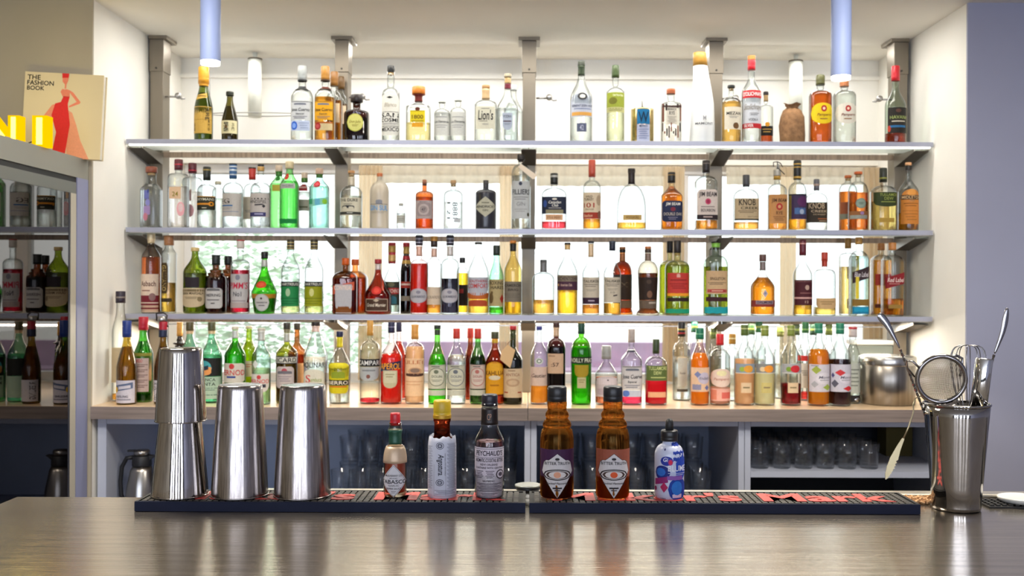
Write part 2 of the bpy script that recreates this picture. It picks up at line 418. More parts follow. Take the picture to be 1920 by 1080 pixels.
# window wall behind the shelves
Z0, Z1 = 1.034, 1.99
m = MB(); m.box((-WX, 4.42, Z1), (WX, 4.56, 2.447), WHITE); m.box((-WX, 4.42, 0), (WX, 4.56, Z0), WHITE)
m.box((-WX, 4.405, 2.36), (WX, 4.42, 2.375), WHITE)
struct(m, 'wall_back')
WF = P('window_frame_white', '#f2f2f2', .45)
m = MB(); fr = .035
for a, b in ((-WX, -WX+fr), (-.86, -.80), (.60, .70), (WX-fr, WX)): m.box((a, 4.458, Z0+.0405), (b, 4.518, Z1-.0405), WF)
m.box((-WX, 4.46, Z0), (WX, 4.52, Z0+.04), WF); m.box((-WX, 4.46, Z1-.04), (WX, 4.52, Z1), WF)
struct(m, 'window_1', 'white framed window behind the bottle shelves', bevel=.004)
m = MB(); m.box((-WX, 4.485, Z0+.04), (WX, 4.489, Z1-.04), glassm('#fafdfc')); struct(m, 'window_2', 'glass panes of the window behind the shelves')
pl = area('window_portal', (0, 4.58, 1.51), (-pi/2, 0, 0), 3.0, .95, 1); pl.data.cycles.is_portal = True
# outdoors
m = MB(); m.box((-14, 4.7, -.12), (14, 40, -.02), P('pale_paving', '#d8d8d4', .9, noise=(1.5, .1))); g = m.build('outside_ground'); g['kind'] = 'structure'
m = MB(); lf = P('pale_leaf', '#d6e8d4', .7, noise=(9, .4)); rnd = random.Random(3)
for (cx, cy, cz, rx, rz_, n) in ((-2.45, 8, 1.35, .8, .75, 2200), (-3.3, 8.6, 1.2, .8, 1.0, 1600), (-1.75, 9.6, 1.0, .45, .5, 800)):
    for i in range(n):
        a, b, q = rnd.uniform(0, 2*pi), rnd.uniform(-1, 1), rnd.random()**.35
        s_ = sqrt(1-b*b); c = Vector((cx+rx*q*s_*cos(a), cy+.5*q*s_*sin(a), cz+rz_*q*b)); M_ = Matrix.Rotation(rnd.uniform(0, 6.3), 3, 'Z') @ Matrix.Rotation(rnd.uniform(0, 3.1), 3, 'X')
        L_ = rnd.uniform(.03, .06)
        m.add([c+M_ @ Vector(v) for v in ((-L_, 0, 0), (0, -L_*.4, L_*.1), (L_, 0, 0), (0, L_*.4, L_*.1))], [(0, 1, 2, 3)], lf)
m.flat = True
tr = m.build('outside_tree'); tag(tr, 'pale green leafy tree seen through the window behind the shelves', 'tree', kind='stuff')
m = MB(); m.box((-1.1, 8.0, -.05), (1.5, 8.5, .80), P('mauve_cushion', '#a890a6', .9, noise=(3, .2))); m.box((-1.1, 8.35, .80), (1.5, 8.5, 1.0), P('mauve_cushion', '#a890a6', .9))
tag(m.build('outside_bench'), 'mauve upholstered bench outside the window, behind the bottles on the counter', 'bench')
# curtains
def curtain(name, x0, x1, z0, z1, y, amp, n, mat, label):
    q = MB(); q.flat = True; k = n*8; vs = []
    for i in range(k+1):
        t = i/k; yy = y+amp*sin(2*pi*n*t)
        for z in (z0, (z0+z1)/2, z1): vs.append((x0+(x1-x0)*t, yy+(0 if z > z0 else amp*.3*sin(5*t)), z))
    q.add(vs, [(3*i+j, 3*i+j+1, 3*i+j+4, 3*i+j+3) for i in range(k) for j in (0, 1)], mat, True)
    o = q.build(name); sd = o.modifiers.new('cloth', 'SOLIDIFY'); sd.thickness = .0015
    tag(o, label, 'curtain', 'sheer curtains at the shelf window')
    return o
SHEER = frosted('sheer_curtain', '#f4efe4', .4, .65); BEIGE = frosted('beige_curtain', '#f4ead8', .5, .75)
def cx(px, Y=4.36): return PX(px, Y)
curtain('curtain', cx(672), cx(716), 1.05, 1.975, 4.36, .012, 5, BEIGE, 'narrow beige curtain drawn to the window edge behind the clear gin bottle with the cork')
curtain('curtain', cx(936), cx(972), 1.05, 1.975, 4.36, .012, 4, BEIGE, 'narrow beige curtain behind the centre steel column')
curtain('curtain', cx(1242), cx(1282), 1.05, 1.975, 4.36, .012, 4, BEIGE, 'narrow beige curtain hanging by the white window post')
curtain('curtain', cx(1462), cx(1492), 1.05, 1.975, 4.36, .012, 3, BEIGE, 'narrow beige curtain behind the bottle with black and gold cap')
curtain('curtain', cx(1618), cx(1660), 1.05, 1.975, 4.36, .012, 4, BEIGE, 'narrow beige curtain by the end steel column above the round canister')
curtain('curtain_valance', cx(716), cx(936), 1.90, 1.975, 4.37, .008, 9, SHEER, 'short white pleated valance above the amber square-label gin bottle')
curtain('curtain_valance', cx(1005), cx(1242), 1.89, 1.975, 4.37, .008, 10, SHEER, 'short white pleated valance above the domed bourbon bottle')
curtain('curtain_valance', cx(1362), cx(1462), 1.90, 1.975, 4.37, .008, 5, SHEER, 'short white pleated valance above the tan label bourbon bottle')
curtain('curtain_valance', cx(1492), cx(1618), 1.90, 1.975, 4.37, .008, 6, SHEER, 'short white pleated valance above the orange stoppered whisky bottles')
# ------------------------------------------------------------ steel columns
COLX = [(278, 305), (626, 652), (977, 1004), (1328, 1355), (1675, 1702)]
YC = 4.03
colname = ['at the alcove end above the thermos jug', 'above the orange-capped square liqueur bottles', 'in the middle of the shelves', 'behind the white tusk-shaped bottle', 'at the alcove end above the round canister']
TAUPE = P('taupe_steel', '#857c6e', .42, metal=.6, noise=(5, .12, (1, 1, .3)))
colc = []
for i, (a, b) in enumerate(COLX):
    xa, xb = PX(a, YC), PX(b, YC); xa, xb = max(xa, -WX+.003), min(xb, WX-.003); colc.append((xa, xb))
    t = thing('steel_column', ((xa+xb)/2, YC+.04, 1.034), 'satin steel shelf column '+colname[i], 'column', 'steel columns of the bottle shelves'); h = (xb-xa)/2
    q = MB(); q.box((-h+.003, -.037, 0), (h-.003, .04, 1.30), TAUPE); q.build('post', t, bevel=.002)
    q = MB(); q.box((-h, -.041, 1.272), (h, .043, 1.40), TAUPE); q.build('sleeve', t, bevel=.002)
    q = MB(); q.box((-h if i == 0 else -h-.014, -.048, 1.40), (h if i == 4 else h+.014, .07, 1.413), TAUPE); q.build('ceiling_plate', t)
    q = MB(); q.lathe([(.004, 0), (.004, .003)], P('dark_screw', '#3a3630', .5), 10, M=Matrix.Translation((0, -.041, 1.285)) @ Matrix.Rotation(pi/2, 4, 'X')); q.build('screw', t)
    sd = -1 if i == 4 else 1
    q = MB(); x0 = sd*h; q.tube([(x0, -.02, 1.175), (x0+sd*.045, -.02, 1.175)], .004, STEEL)
    q.lathe([(.002, -.012), (.011, -.010), (.013, 0), (.011, .010), (.002, .012)], STEEL, 14, M=Matrix.Translation((x0+sd*.052, -.02, 1.178)) @ Matrix.Rotation(pi/2, 4, 'X'))
    q.tube([(x0+sd*.052, -.02, 1.178), (x0+sd*.068, -.028, 1.165), (x0+sd*.082, -.03, 1.166)], .004, STEEL); q.build('clamp', t)
# ------------------------------------------------------------ shelves
GLS = frosted('frosted_shelf_glass', '#f3f7f4', .42, .62)
SY0, SY1 = 3.80, 4.028
RAILM = P('back_rail', '#a08a76', .45, metal=.6, noise=(90, .35, (1, .1, .1)))
names = {'T': 'top', 'U': 'second', 'V': 'third'}
for k in 'TUV':
    z = SHELF[k][0]
    t = thing('glass_shelf', (0, SY0, z), {'T': 'topmost long glass shelf with a lit strip under its grey front edge', 'U': 'long glass shelf directly below the topmost one', 'V': 'lowest long glass shelf, just above the bottles on the counter'}[k], 'shelf', 'long glass bottle shelves')
    x0, x1 = -1.514, 1.514; sd = [x0]+[(a+b)/2 for a, b in colc[1:4]]+[x1]
    for i in range(4):
        q = MB(); q.box((sd[i]+.001, .012, -.012), (sd[i+1]-.001, SY1-SY0, -.0005), GLS); q.build('glass_panel', t)
    q = MB(); q.box((x0, 0, -.018), (x1, .012, 0), FRONT); q.build('front_edge', t, bevel=.001)
    if k == 'T':
        q = MB(); q.box((x0+.01, .003, -.0225), (x1-.01, .016, -.0182), emit('led_strip_light', '#fff6e8', 5)); q.build('led_strip', t)
    else:
        q = MB(); q.box((x0+.01, .003, -.0205), (x1-.01, .010, -.0182), STEEL); q.build('edge_lip', t)
    for i in range(4):
        a, b = colc[i][1]+.001, colc[i+1][0]-.001
        q = MB(); q.box((a, SY1-SY0+.002, -.038), (b, SY1-SY0+.022, -.018), RAILM); q.build('back_rail', t)
    if k == 'V':
        q = MB(); q.box((-1.44, .205, -.049), (1.44, .227, -.045), STEEL); q.build('led_profile', t)
    PLT = P('bracket_plate', '#8d8880', .4, metal=.8)
    for i, (a, b) in enumerate(colc):
        for j, xx in enumerate((a, b-.003)):
            poly = [(.02, -.0245), (.228, -.0245), (.228, -.068), (.215, -.068), (.02, -.032)]
            q = MB(); q.prism(poly, xx, xx+.003, PLT if k != 'T' else P('bracket_plate', '#8d8880', .4, metal=.8), 'x')
            q.build('bracket_plate', t)
        q = MB(); q.prism([(.02, -.0312), (.215, -.0672), (.215, -.066), (.02, -.030)], a+.003, b-.003, P('bracket_shade', '#4c463e', .5, metal=.5), 'x'); q.build('bracket_underside', t)  # shade on the downward face put into its darker colour
# ------------------------------------------------------------ pendants over the bar
PEND = P('cool_lit_white_paint', '#9fb0de', .5, noise=(5, .04)); LENS = emit('lamp_lens', '#fff3dc', 14)  # white lamp paint; the cool bluish light on it is put into the colour
for px, pb, lab in ((394.5, 122, 'slim white tube pendant lamp tinted by cool light, lit above the tall gold-capped sake bottle'), (1577, 150, 'slim white tube pendant lamp tinted by cool light, above the clear rum bottle with copper cap')):
    Y = 2.8; X = PX(px, Y, 100); zb = PZ(pb, Y, px); t = thing('pendant_lamp', (X, Y, 2.447), lab, 'lamp', 'tube pendant lamps over the aisle'); d = zb-2.447
    q = MB(); q.lathe([(.0265, d+.010), (.0275, d+.013), (.0275, -.005)], PEND, 28, cap0=False); q.lathe([(.035, -.006), (.035, 0)], PEND, 28); q.build('lamp_tube', t)
    q = MB(); q.lathe([(.0255, d+.001), (.0255, d+.012)], LENS, 28); q.build('lamp_lens', t)
    l = bpy.data.lights.new('pendant_light', 'SPOT'); l.energy = 14; l.spot_size = radians(100); l.shadow_soft_size = .03; l.color = (1, .9, .75)
    o = bpy.data.objects.new('pendant_light', l); COL.objects.link(o); o.location = (X, Y, zb-.02)
for px, lab in ((478, 'white cylinder ceiling lamp hanging behind the small sake bottle'), (1492, 'white cylinder ceiling lamp hanging behind the small jute sack')):
    Y = 4.31; X = PX(px, Y, 170); t = thing('cylinder_lamp', (X, Y, 2.447), lab, 'lamp', 'white cylinder lamps by the window'); WL = P('white_lamp', '#e4e6dc', .5)
    q = MB(); q.lathe([(.028, -.275), (.028, -.03)], WL, 24); q.build('lamp_tube', t)
    q = MB(); q.lathe([(.010, -.03), (.010, 0)], WL, 12); q.lathe([(.03, -.031), (.03, -.026)], TAUPE, 24); q.build('mount', t)
m = MB(); m.tube([(PX(480, 4.31)+.20*cos(a), 4.31+.046*sin(a), PZ(218, 4.33)) for a in [2*pi*i/40 for i in range(40)]], .0022, P('wire_grey', '#9a9a96', .5, metal=.5), closed=True)
m.tube([(PX(480, 4.31)-.20, 4.31, PZ(218, 4.33)), (PX(480, 4.31)-.20, 4.31, 2.447)], .0012, P('wire_grey', '#9a9a96', .5, metal=.5))
tag(m.build('hanging_wire_ring'), 'thin grey wire ring hanging around the white cylinder lamp', 'ring')
# ------------------------------------------------------------ back counter and cabinets
WOODT = P('birch_worktop', '#e4c6a0', .3, noise=(7, .12, (.5, 7, 1)), coat=.25)
WOODF = P('walnut_edge', '#8d7f78', .55, noise=(10, .3, (.35, 1, 9)))
for a, b, lab in ((-WX+.002, -.0035, 'birch worktop section carrying the green aperitif bottles'), (-.0015, WX-.002, 'birch worktop section carrying the syrup bottles and round canister')):
    t = thing('worktop', ((a+b)/2, 3.51, 1.034), lab, 'worktop', 'back bar worktops'); h = (b-a)/2
    q = MB(); q.box((-h, .004, -.044), (h, .90, 0), WOODT); q.build('board', t, bevel=.002)
    q = MB(); q.box((-h, 0, -.044), (h, .004, -.001), WOODF); q.build('edge_band', t)
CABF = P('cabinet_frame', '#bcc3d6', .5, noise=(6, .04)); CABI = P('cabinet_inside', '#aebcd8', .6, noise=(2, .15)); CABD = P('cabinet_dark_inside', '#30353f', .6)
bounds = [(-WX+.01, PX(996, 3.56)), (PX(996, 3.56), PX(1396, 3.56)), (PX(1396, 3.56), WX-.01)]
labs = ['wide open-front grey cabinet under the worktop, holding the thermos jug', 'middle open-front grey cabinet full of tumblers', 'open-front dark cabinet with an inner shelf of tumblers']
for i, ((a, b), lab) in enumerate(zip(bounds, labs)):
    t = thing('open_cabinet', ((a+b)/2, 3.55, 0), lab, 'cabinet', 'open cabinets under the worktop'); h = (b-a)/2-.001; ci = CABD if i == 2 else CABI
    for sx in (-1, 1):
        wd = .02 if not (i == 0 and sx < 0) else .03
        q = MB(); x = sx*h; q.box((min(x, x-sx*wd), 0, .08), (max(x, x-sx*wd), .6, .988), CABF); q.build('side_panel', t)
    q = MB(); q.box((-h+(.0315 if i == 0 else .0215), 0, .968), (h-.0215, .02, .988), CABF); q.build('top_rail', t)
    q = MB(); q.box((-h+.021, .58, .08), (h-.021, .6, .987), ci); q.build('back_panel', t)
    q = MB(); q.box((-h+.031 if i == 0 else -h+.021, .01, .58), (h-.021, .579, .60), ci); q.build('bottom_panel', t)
    q = MB(); q.box((-h+.021, .05, 0), (h-.021, .08, .579), CABF); q.build('plinth', t)
    if i == 2:
        q = MB(); q.box((-h+.021, .0, .790), (h-.021, .579, .811), CABF); q.build('inner_shelf', t)
# tumblers
def tumbler(loc, lab, grp, r=.036, h=.095):
    t = thing('tumbler', loc, lab, 'glass', grp); q = MB()
    q.lathe([(r*.80, 0), (r*.84, .004), (r, h-.001), (r-.001, h), (r-.002, h-.001), (r*.80, .012)], glassm('#fbfdff', 2), 18); q.build('glass_wall', t)
    return t
def cups(proto, spots, labf):
    for k, p in enumerate(spots):
        c = proto.copy(); COL.objects.link(c); c.location = p; c['label'] = labf(k)
        for ch in proto.children:
            d_ = ch.copy(); COL.objects.link(d_); d_.parent = c
pr = tumbler((PX(640, 3.66), 3.66, .601), 'clear tumbler standing in the wide cabinet by the thermos jug', 'tumblers in the wide cabinet')
sp = []
for r_ in range(5):
    for c_ in range(13):
        for t_ in range(3 if r_ > 0 else 2):
            if (r_, c_, t_) != (0, 0, 0): sp.append((PX(640, 3.66)+c_*.075+(r_ % 2)*.02, 3.66+r_*.085, .601+t_*.0965))
sp = [p for p in sp if p[0] < bounds[0][1]-.07]
cups(pr, sp, lambda k: 'clear tumbler stacked in the wide cabinet by the thermos jug')
pr = tumbler((bounds[1][0]+.075, 3.68, .601), 'clear tumbler stacked in the middle cabinet', 'tumblers in the middle cabinet')
sp = [(bounds[1][0]+.075+c_*.078, 3.68+r_*.085, .601+t_*.0965) for r_ in range(4) for c_ in range(9) for t_ in range(2 if r_ < 2 else 3) if (r_, c_, t_) != (0, 0, 0)]
sp = [p for p in sp if p[0] < bounds[1][1]-.07]
cups(pr, sp, lambda k: 'clear tumbler stacked in the middle cabinet')
pr = tumbler((bounds[2][0]+.07, 3.62, .8115), 'clear tumbler on the inner shelf of the dark cabinet', 'tumblers on the inner shelf', .037, .09)
sp = [(bounds[2][0]+.07+c_*.078, 3.62+r_*.085, .8115) for r_ in range(5) for c_ in range(7) if (r_, c_) != (0, 0)]
sp = [p for p in sp if p[0] < WX-.26]
cups(pr, sp, lambda k: 'clear tumbler on the inner shelf of the dark cabinet')
# dark boxes and a bottle deep in the right cabinet
m = MB(); m.box((-.05, -.05, 0), (.05, .05, .11), P('dull_yellow_card', '#5a5024', .8)); tag(m.build('carton', loc=(1.42, 3.93, .8118)), 'dull yellow carton on the inner shelf behind the hanging tongs', 'carton')
# ------------------------------------------------------------ thermos jug
t = thing('thermos_jug', (-1.388, 3.64, .601), 'brushed steel thermos jug with black handle in the wide cabinet', 'jug')
q = MB(); q.lathe([(.058, 0), (.060, .006), (.058, .08), (.052, .13), (.040, .19), (.032, .205)], P('jug_steel', '#a9a6a2', .28, metal=1, noise=(3, .1, (1, 1, .1))), 28); q.build('body', t)
q = MB(); q.lathe([(.033, .205), (.034, .21), (.033, .238), (.030, .243)], P('jug_black', '#1c1d22', .5), 24); q.prism([(.028, .225), (.052, .243), (.028, .243)], -.012, .012, P('jug_black', '#1c1d22', .5), 'y'); q.build('collar', t)
q = MB(); q.lathe([(.028, .243), (.028, .258), (.024, .262)], P('jug_steel', '#a9a6a2', .28, metal=1), 24); q.box((-.05, -.008, .255), (-.01, .008, .262), P('jug_black', '#1c1d22', .5)); q.build('lid', t)
q = MB(); q.tube([(-.030, 0, .235), (-.055, 0, .232), (-.072, 0, .20), (-.077, 0, .15), (-.074, 0, .10), (-.062, 0, .075)], .008, P('jug_black', '#1c1d22', .5)); q.build('handle', t)
# ------------------------------------------------------------ wine fridge, book, lit letters
FG = P('fridge_grey', '#8f8f86', .5, noise=(3, .05)); FL = P('fridge_lavender', '#8d92b4', .5); BLK = P('black_gap', '#0c0d10', .6)
t = thing('wine_fridge', (-1.53, 3.0, 0), 'tall grey wine fridge with dark mirroring glass door beside the alcove', 'fridge')
q = MB(); q.box((-.75, -.5, 0), (-.006, .514, 1.887), FG); q.build('cabinet_body', t)
q = MB(); q.box((-.006, -.5, 1.818), (0, .514, 1.887), FG); q.build('header', t)
q = MB(); q.box((-.006, .43, 0), (0, .514, 1.818), FL); q.build('corner_post', t)
q = MB(); q.box((-.0065, -.5, 1.800), (-.004, .43, 1.818), BLK); q.build('gap', t)
d = thing('door', (0, 0, 0), 'dark glass door', None); del d['label']; d.parent = t; d.location = (0, 0, 0)
q = MB(); q.box((-.006, -.5, 1.762), (-.001, .424, 1.800), P('door_frame_grey', '#70716c', .4, metal=.3)); q.box((-.006, .384, .05), (-.001, .424, 1.762), P('door_trim_beige', '#b9b3a2', .4)); q.build('door_frame', d)
q = MB(); q.box((-.006, .372, .05), (-.002, .384, 1.762), P('door_seal_dark', '#30323c', .5)); q.build('door_seal', d)
q = MB(); q.box((-.006, -.5, .05), (-.003, .372, 1.762), P('dark_mirror_glass', '#57524e', .02, metal=1)); q.build('glass_pane', d)
# book
M_ = Matrix.Translation((PX(116, 3.47), 3.485, 1.887+.146)) @ Matrix.Rotation(radians(-1.2), 4, 'X') @ Matrix.Rotation(radians(2.2), 4, 'Y') @ Matrix.Rotation(radians(3), 4, 'Z')
t = thing('fashion_book', (0, 0, 0), 'cream hardback book with a red gown drawing, standing on the wine fridge', 'book'); t.matrix_world = M_
bw, bh = .132, .1455
BK = P('book_cover', '#e6d6ae', .6, noise=(2, .04))
q = MB(); q.box((-bw, -.017, -bh), (bw, -.014, bh), BK); q.box((-bw, .014, -bh), (bw, .017, bh), BK); q.box((-bw, -.014, -bh), (-bw+.003, .014, bh), BK)
def bsurf(u, v, lay): return (-bw+2*bw*u, -.0173-.0003*lay, bh-2*bh*v)
q.build('cover', t)
q = MB(); q.flat = True
paint(q, bsurf, [T('THE', .035, .035, .2, .09), T('FASHION', .035, .10, .37, .155), T('BOOK', .035, .165, .255, .215)])
def poly(pts, c, lay):
    q.add([bsurf(u, v, lay) for u, v in pts], [tuple(range(len(pts)))], ink(c))
poly([(.30, .46), (.36, .38), (.42, .36), (.40, .50), (.33, .62), (.25, .62), (.24, .54)], '#ef9a78', 1)
poly([(.54, .42), (.62, .46), (.68, .60), (.74, .78), (.86, 1), (.58, 1), (.55, .7)], '#f0a583', 1)
poly([(.40, .36), (.47, .34), (.50, .27), (.58, .27), (.56, .36), (.60, .60), (.55, 1), (.38, 1), (.43, .7), (.36, .50)], '#e2302f', 2)
poly([(.48, .185), (.51, .19), (.54, .185), (.58, .20), (.58, .275), (.49, .275), (.46, .22)], '#ef8d70', 2)
poly([(.56, .19), (.62, .22), (.72, .33), (.71, .35), (.58, .40), (.57, .385), (.67, .33), (.59, .24)], '#ef8d70', 1)
poly([(.475, .04), (.555, .04), (.55, .09), (.53, .13), (.53, .18), (.51, .18), (.51, .13), (.48, .10)], '#ef8d70', 2)
poly([(.47, .0), (.56, .0), (.555, .05), (.475, .055)], '#e2302f', 3)
q.build('cover_print', t)
q = MB(); q.box((-bw+.003, -.0139, -bh+.003), (bw-.004, .0139, bh-.003), P('book_pages', '#e9e4d8', .8, noise=(90, .2, (1, 12, 1)))); q.build('pages', t)
# letters
YS = P('yellow_letter_shell', '#f0c40a', .4); YE = emit('yellow_neon', '#ffd23a', 9); YW = emit('yellow_shell_glow', '#ffc400', 1.0)
def stroke(mb, mb2, p0, p1, w_, y0=-.02, y1=.02):
    a, b = Vector(p0), Vector(p1); dd = (b-a).normalized(); nn = Vector((-dd.y, dd.x))*w_/2
    mb.prism([tuple(a-nn), tuple(b-nn), tuple(b+nn), tuple(a+nn)], y0, y1, YW)
    nn *= .38; e = dd*w_*.15; a, b = a+e, b-e
    mb2.prism([tuple(a-nn), tuple(b-nn), tuple(b+nn), tuple(a+nn)], y0-.003, y0-.0005, YE)
for name, x, lab, st in (('letter_i_light', -1.5385, 'glowing yellow letter I standing on the wine fridge in front of the book', [((0, 0), (0, .098))]),
                    ('letter_n_light', -1.600, 'glowing yellow letter N standing on the wine fridge', [((-.02, 0), (-.02, .098)), ((-.105, .098), (-.030, 0)), ((-.118, 0), (-.118, .098))])):
    t = thing(name, (x, 3.2, 1.8875), lab, 'light letter', 'lit yellow letters')
    a, b = MB(), MB(); w_ = .047 if 'i_' in name else .036
    for s0, s1 in st: stroke(a, b, s0, s1, w_)
    a.build('letter_shell', t); b.build('neon_tube', t)
q = MB(); q.tube([(-1.615, 3.226, 1.900), (-1.60, 3.232, 1.905), (-1.575, 3.232, 1.915), (-1.555, 3.226, 1.925)], .002, BLK); tag(q.build('letter_cable'), 'thin dark cable linking the glowing yellow letters', 'cable')
l = bpy.data.lights.new('neon_glow', 'POINT'); l.energy = 1.6; l.color = (1, .8, .2); l.shadow_soft_size = .05
o = bpy.data.objects.new('neon_glow', l); COL.objects.link(o); o.location = (-1.62, 3.12, 1.95)
# ------------------------------------------------------------ the bar
BART = P('brushed_bar_steel', '#bdb2a2', .17, metal=.88, noise=(6, .2, (.8, 26, 1)), bump=(8, .16, (.7, 26, 1)))
t = thing('bar_counter', (0, 1.2, 0), 'brushed dark steel bar top running across the front', 'bar counter')
q = MB(); q.box((-.825, -.5, 1.075), (2.6, .435, 1.11), BART); q.build('bar_top', t, bevel=.0015)
q = MB(); q.box((-.80, -.40, 0), (2.6, .42, 1.074), P('bar_body_grey', '#3c3a3a', .6)); q.build('bar_body', t)
t = thing('drip_rail', (1.0, 1.66, 0), 'polished steel sink rim along the rear of the bar', 'rail')
RIM = P('rim_steel', '#cfc8b8', .28, metal=.9)
q = MB(); q.box((-1.50, -.022, 1.092), (1.6, .010, 1.119), RIM); q.build('rim', t, bevel=.003)
q = MB(); q.box((-1.50, .011, .85), (1.6, .018, 1.112), RIM); q.box((-1.50, .30, .85), (1.6, .307, 1.05), RIM); q.box((-1.50, -.02, 0), (1.6, .307, .85), RIM); q.build('sink_body', t)
# bar mats
MATS = P('navy_rubber', '#161c33', .6, noise=(40, .1), spec=.2); MATB = P('black_rubber', '#1d1b19', .6); RED = P('coral_red_lettering', '#d8483e', .5)
for a, b, lab in ((252, 985, 'black rubber bar mat with red lettering, under the shakers and hot sauce'), (992.5, 1726, 'black rubber bar mat with red lettering, under the brown bitters bottles')):
    xa, xb = PX(a, 1.53, 945), PX(b, 1.53, 948)
    t = thing('bar_mat', ((xa+xb)/2, 1.53, 1.1105), lab, 'bar mat', 'rubber bar mats'); h = (xb-xa)/2
    q = MB(); q.box((-h, 0, 0), (h, .004, .0148), MATS); q.box((-h, .004, 0), (h, .092, .0128), MATB); q.box((-h, .088, .0128), (h, .092, .0148), MATB)
    q.box((-h, .004, .0128), (-h+.004, .088, .0148), MATB); q.box((h-.004, .004, .0128), (h, .088, .0148), MATB); q.build('mat_base', t)
    q = MB(); nx = 58; ny = 9
    GR = P('nub_rubber', '#4a463f', .5)
    for i in range(nx):
        for j in range(ny):
            x = -h+.008+i*(2*h-.016)/nx; y = .007+j*.0088; q.box((x, y, .0129), (x+(2*h-.016)/nx-.0026, y+.0062, .0150), GR)
    q.build('nubs', t)
    vs_, fs_ = glyphs("Maker's Mark", 0, .03); q = MB()
    lx0, lx1, ly0, ly1 = -h+.035, h-.03, .016, .076
    q.add([(lx0+(lx1-lx0)*u, ly0+(ly1-ly0)*v, .0153) for u, v in vs_], fs_, RED); q.flat = True
    oo = q.build('lettering', t); sm_ = oo.modifiers.new('thick', 'SOLIDIFY'); sm_.thickness = .0006; sm_.offset = 1
q = MB(); q.box((0, 0, 0), (.4, .055, .003), MATB)
for i in range(40):
    for j in range(5): q.box((.003+i*.0098, .003+j*.0105, .003), (.009+i*.0098, .009+j*.0105, .0055), MATB)
tag(q.build('drain_mat', loc=(PX(1842, 1.6, 940), 1.575, 1.1102)), 'small black gridded drain mat behind the steel mixing cup', 'mat')
q = MB(); q.lathe([(.03, 0), (.034, .004), (.034, .007), (.030, .008)], P('white_china', '#dcdad2', .3), 28); tag(q.build('white_dish', loc=(PX(1915, 1.6, 935), 1.603, 1.1158)), 'white round dish on the gridded drain mat', 'dish')
t = thing('round_tin', (PX(990, 1.65, 915), 1.652, 1.119), 'low round black tin with a pale lid between the bar mats', 'tin')
q = MB(); q.lathe([(.017, 0), (.019, .002), (.0205, .0085)], P('tin_black', '#15161a', .35), 28); q.build('tin_base', t)
q = MB(); q.lathe([(.0212, .0086), (.0215, .0105), (.0195, .0112)], P('tin_lid', '#9b9d97', .35, metal=.5), 28); q.build('lid', t)
q = MB(); rnd = random.Random(5); PEL = P('beige_pellets', '#d6a878', .8, noise=(80, .25))
for i in range(170):
    x = PX(1690+55*rnd.random(), 1.62, 935); y = 1.600+.034*rnd.random(); z = 1.1125+.009*rnd.random()*(1-abs(y-1.618)/.03)
    M2 = Matrix.Translation((x, y, max(z, 1.1125))) @ Matrix.Rotation(rnd.uniform(0, 6.3), 4, 'Z') @ Matrix.Rotation(rnd.uniform(1.1, 1.9), 4, 'X')
    q.lathe([(.0016, -.0025), (.0016, .0025)], PEL, 7, M=M2)
tag(q.build('wooden_pellets'), 'small heap of beige wooden pellets beside the steel mixing cup', 'pellets', kind='stuff')
# ------------------------------------------------------------ bottles on the top shelf
CL = '#f2f8f6'
def fine(y0, y1, n=3, c='#777777', x0=.15, x1=.85): return Ln(x0, y0, x1, y1, n, c)
CUERVO = lambda c1, c2, ik: [R(.02, .02, .98, .05, ik), Sh('A', .2, .10, .8, .2, '#6b6f7c'), T('Jose Cuervo', .04, .36, .97, .58, '#15151a', .15), T('Especial', .3, .62, .7, .74, '#33333a', .15), fine(.8, .92, 2, '#666677')]
B('T', 'sake_bottle', 'tall dark olive sake bottle with gold cap and tan vertical-script label, under the pendant lamp', 382, 34, 126, 157, 166, 204, 17, 'w', '#74862c', ('#8a9a34', 175), '#d99a2b', [(157, 162, '#d99a2b')],
  [Lb(202, 252, .97, '#c9a24c', 'R', [V('大吟醸', .66, .06, .86, .55), R(.60, .05, .61, .6, '#8a6a20'), V('本醸造', .78, .5, .88, .9, '#5a4310'), V('酒蔵', .12, .6, .24, .92, '#5a4310'), R(.0, .48, 1, .5, '#a8842f')]), Lb(176, 189, .75, '#c9a24c', 'S', [Ln(.1, .4, .9, .6, 1, '#5a4310')], name='shoulder_label')])
B('T', 'sake_bottle', 'small dark sake bottle with cream label, beside the tall gold-capped one', 431, 30, 172, 180, 190, 228, 12, 'w', '#6a6424', ('#7a6c28', 200), '#22281c', [], [Lb(228, 252, .97, '#d8cfa4', 'R', [V('朝香', .3, .1, .55, .9), V('吟醸', .68, .2, .82, .8, '#5a5030'), E(.36, .35, .5, .6, '#7a5a30')])])
B('T', 'tequila_bottle', 'clear tequila bottle with silver cap, silver-grey label and blue round seal', 567, 40, 124, 153, 165, 188, 14, 'r', CL, ('#f4f9fb', 192), '#8d9190', [(150, 153, '#2a2a2c'), (163, 169, '#26282c')],
  [Lb(193, 228, .86, '#c6c9ca', 'R', CUERVO(0, 0, '#22242a')), Lb(229, 248, .86, '#bcc8e0', 'R', [E(.03, .08, .38, .92, '#2f63c8'), E(.1, .25, .31, .75, '#7fa4ea'), Ln(.45, .2, .95, .8, 3, '#9aa8c6')], name='lower_label')], n=3.2)
B('T', 'tequila_bottle', 'amber tequila bottle with orange-gold label and red seal, front of the row of three', 610, 38, 125, 153, 165, 188, 14, 'r', CL, ('#e8a63a', 184), '#9a6a22', [(150, 153, '#3a2410'), (164, 169, '#5a2a1a')],
  [Lb(193, 228, .86, '#e0a21c', 'R', CUERVO(0, 0, '#6a4a10')), Lb(231, 247, .86, '#c9b68a', 'R', [R(0, 0, 1, .2, '#a85a1c'), E(.03, .1, .38, .95, '#a02a2a'), E(.1, .3, .31, .75, '#c05050')], name='lower_label')], n=3.2)
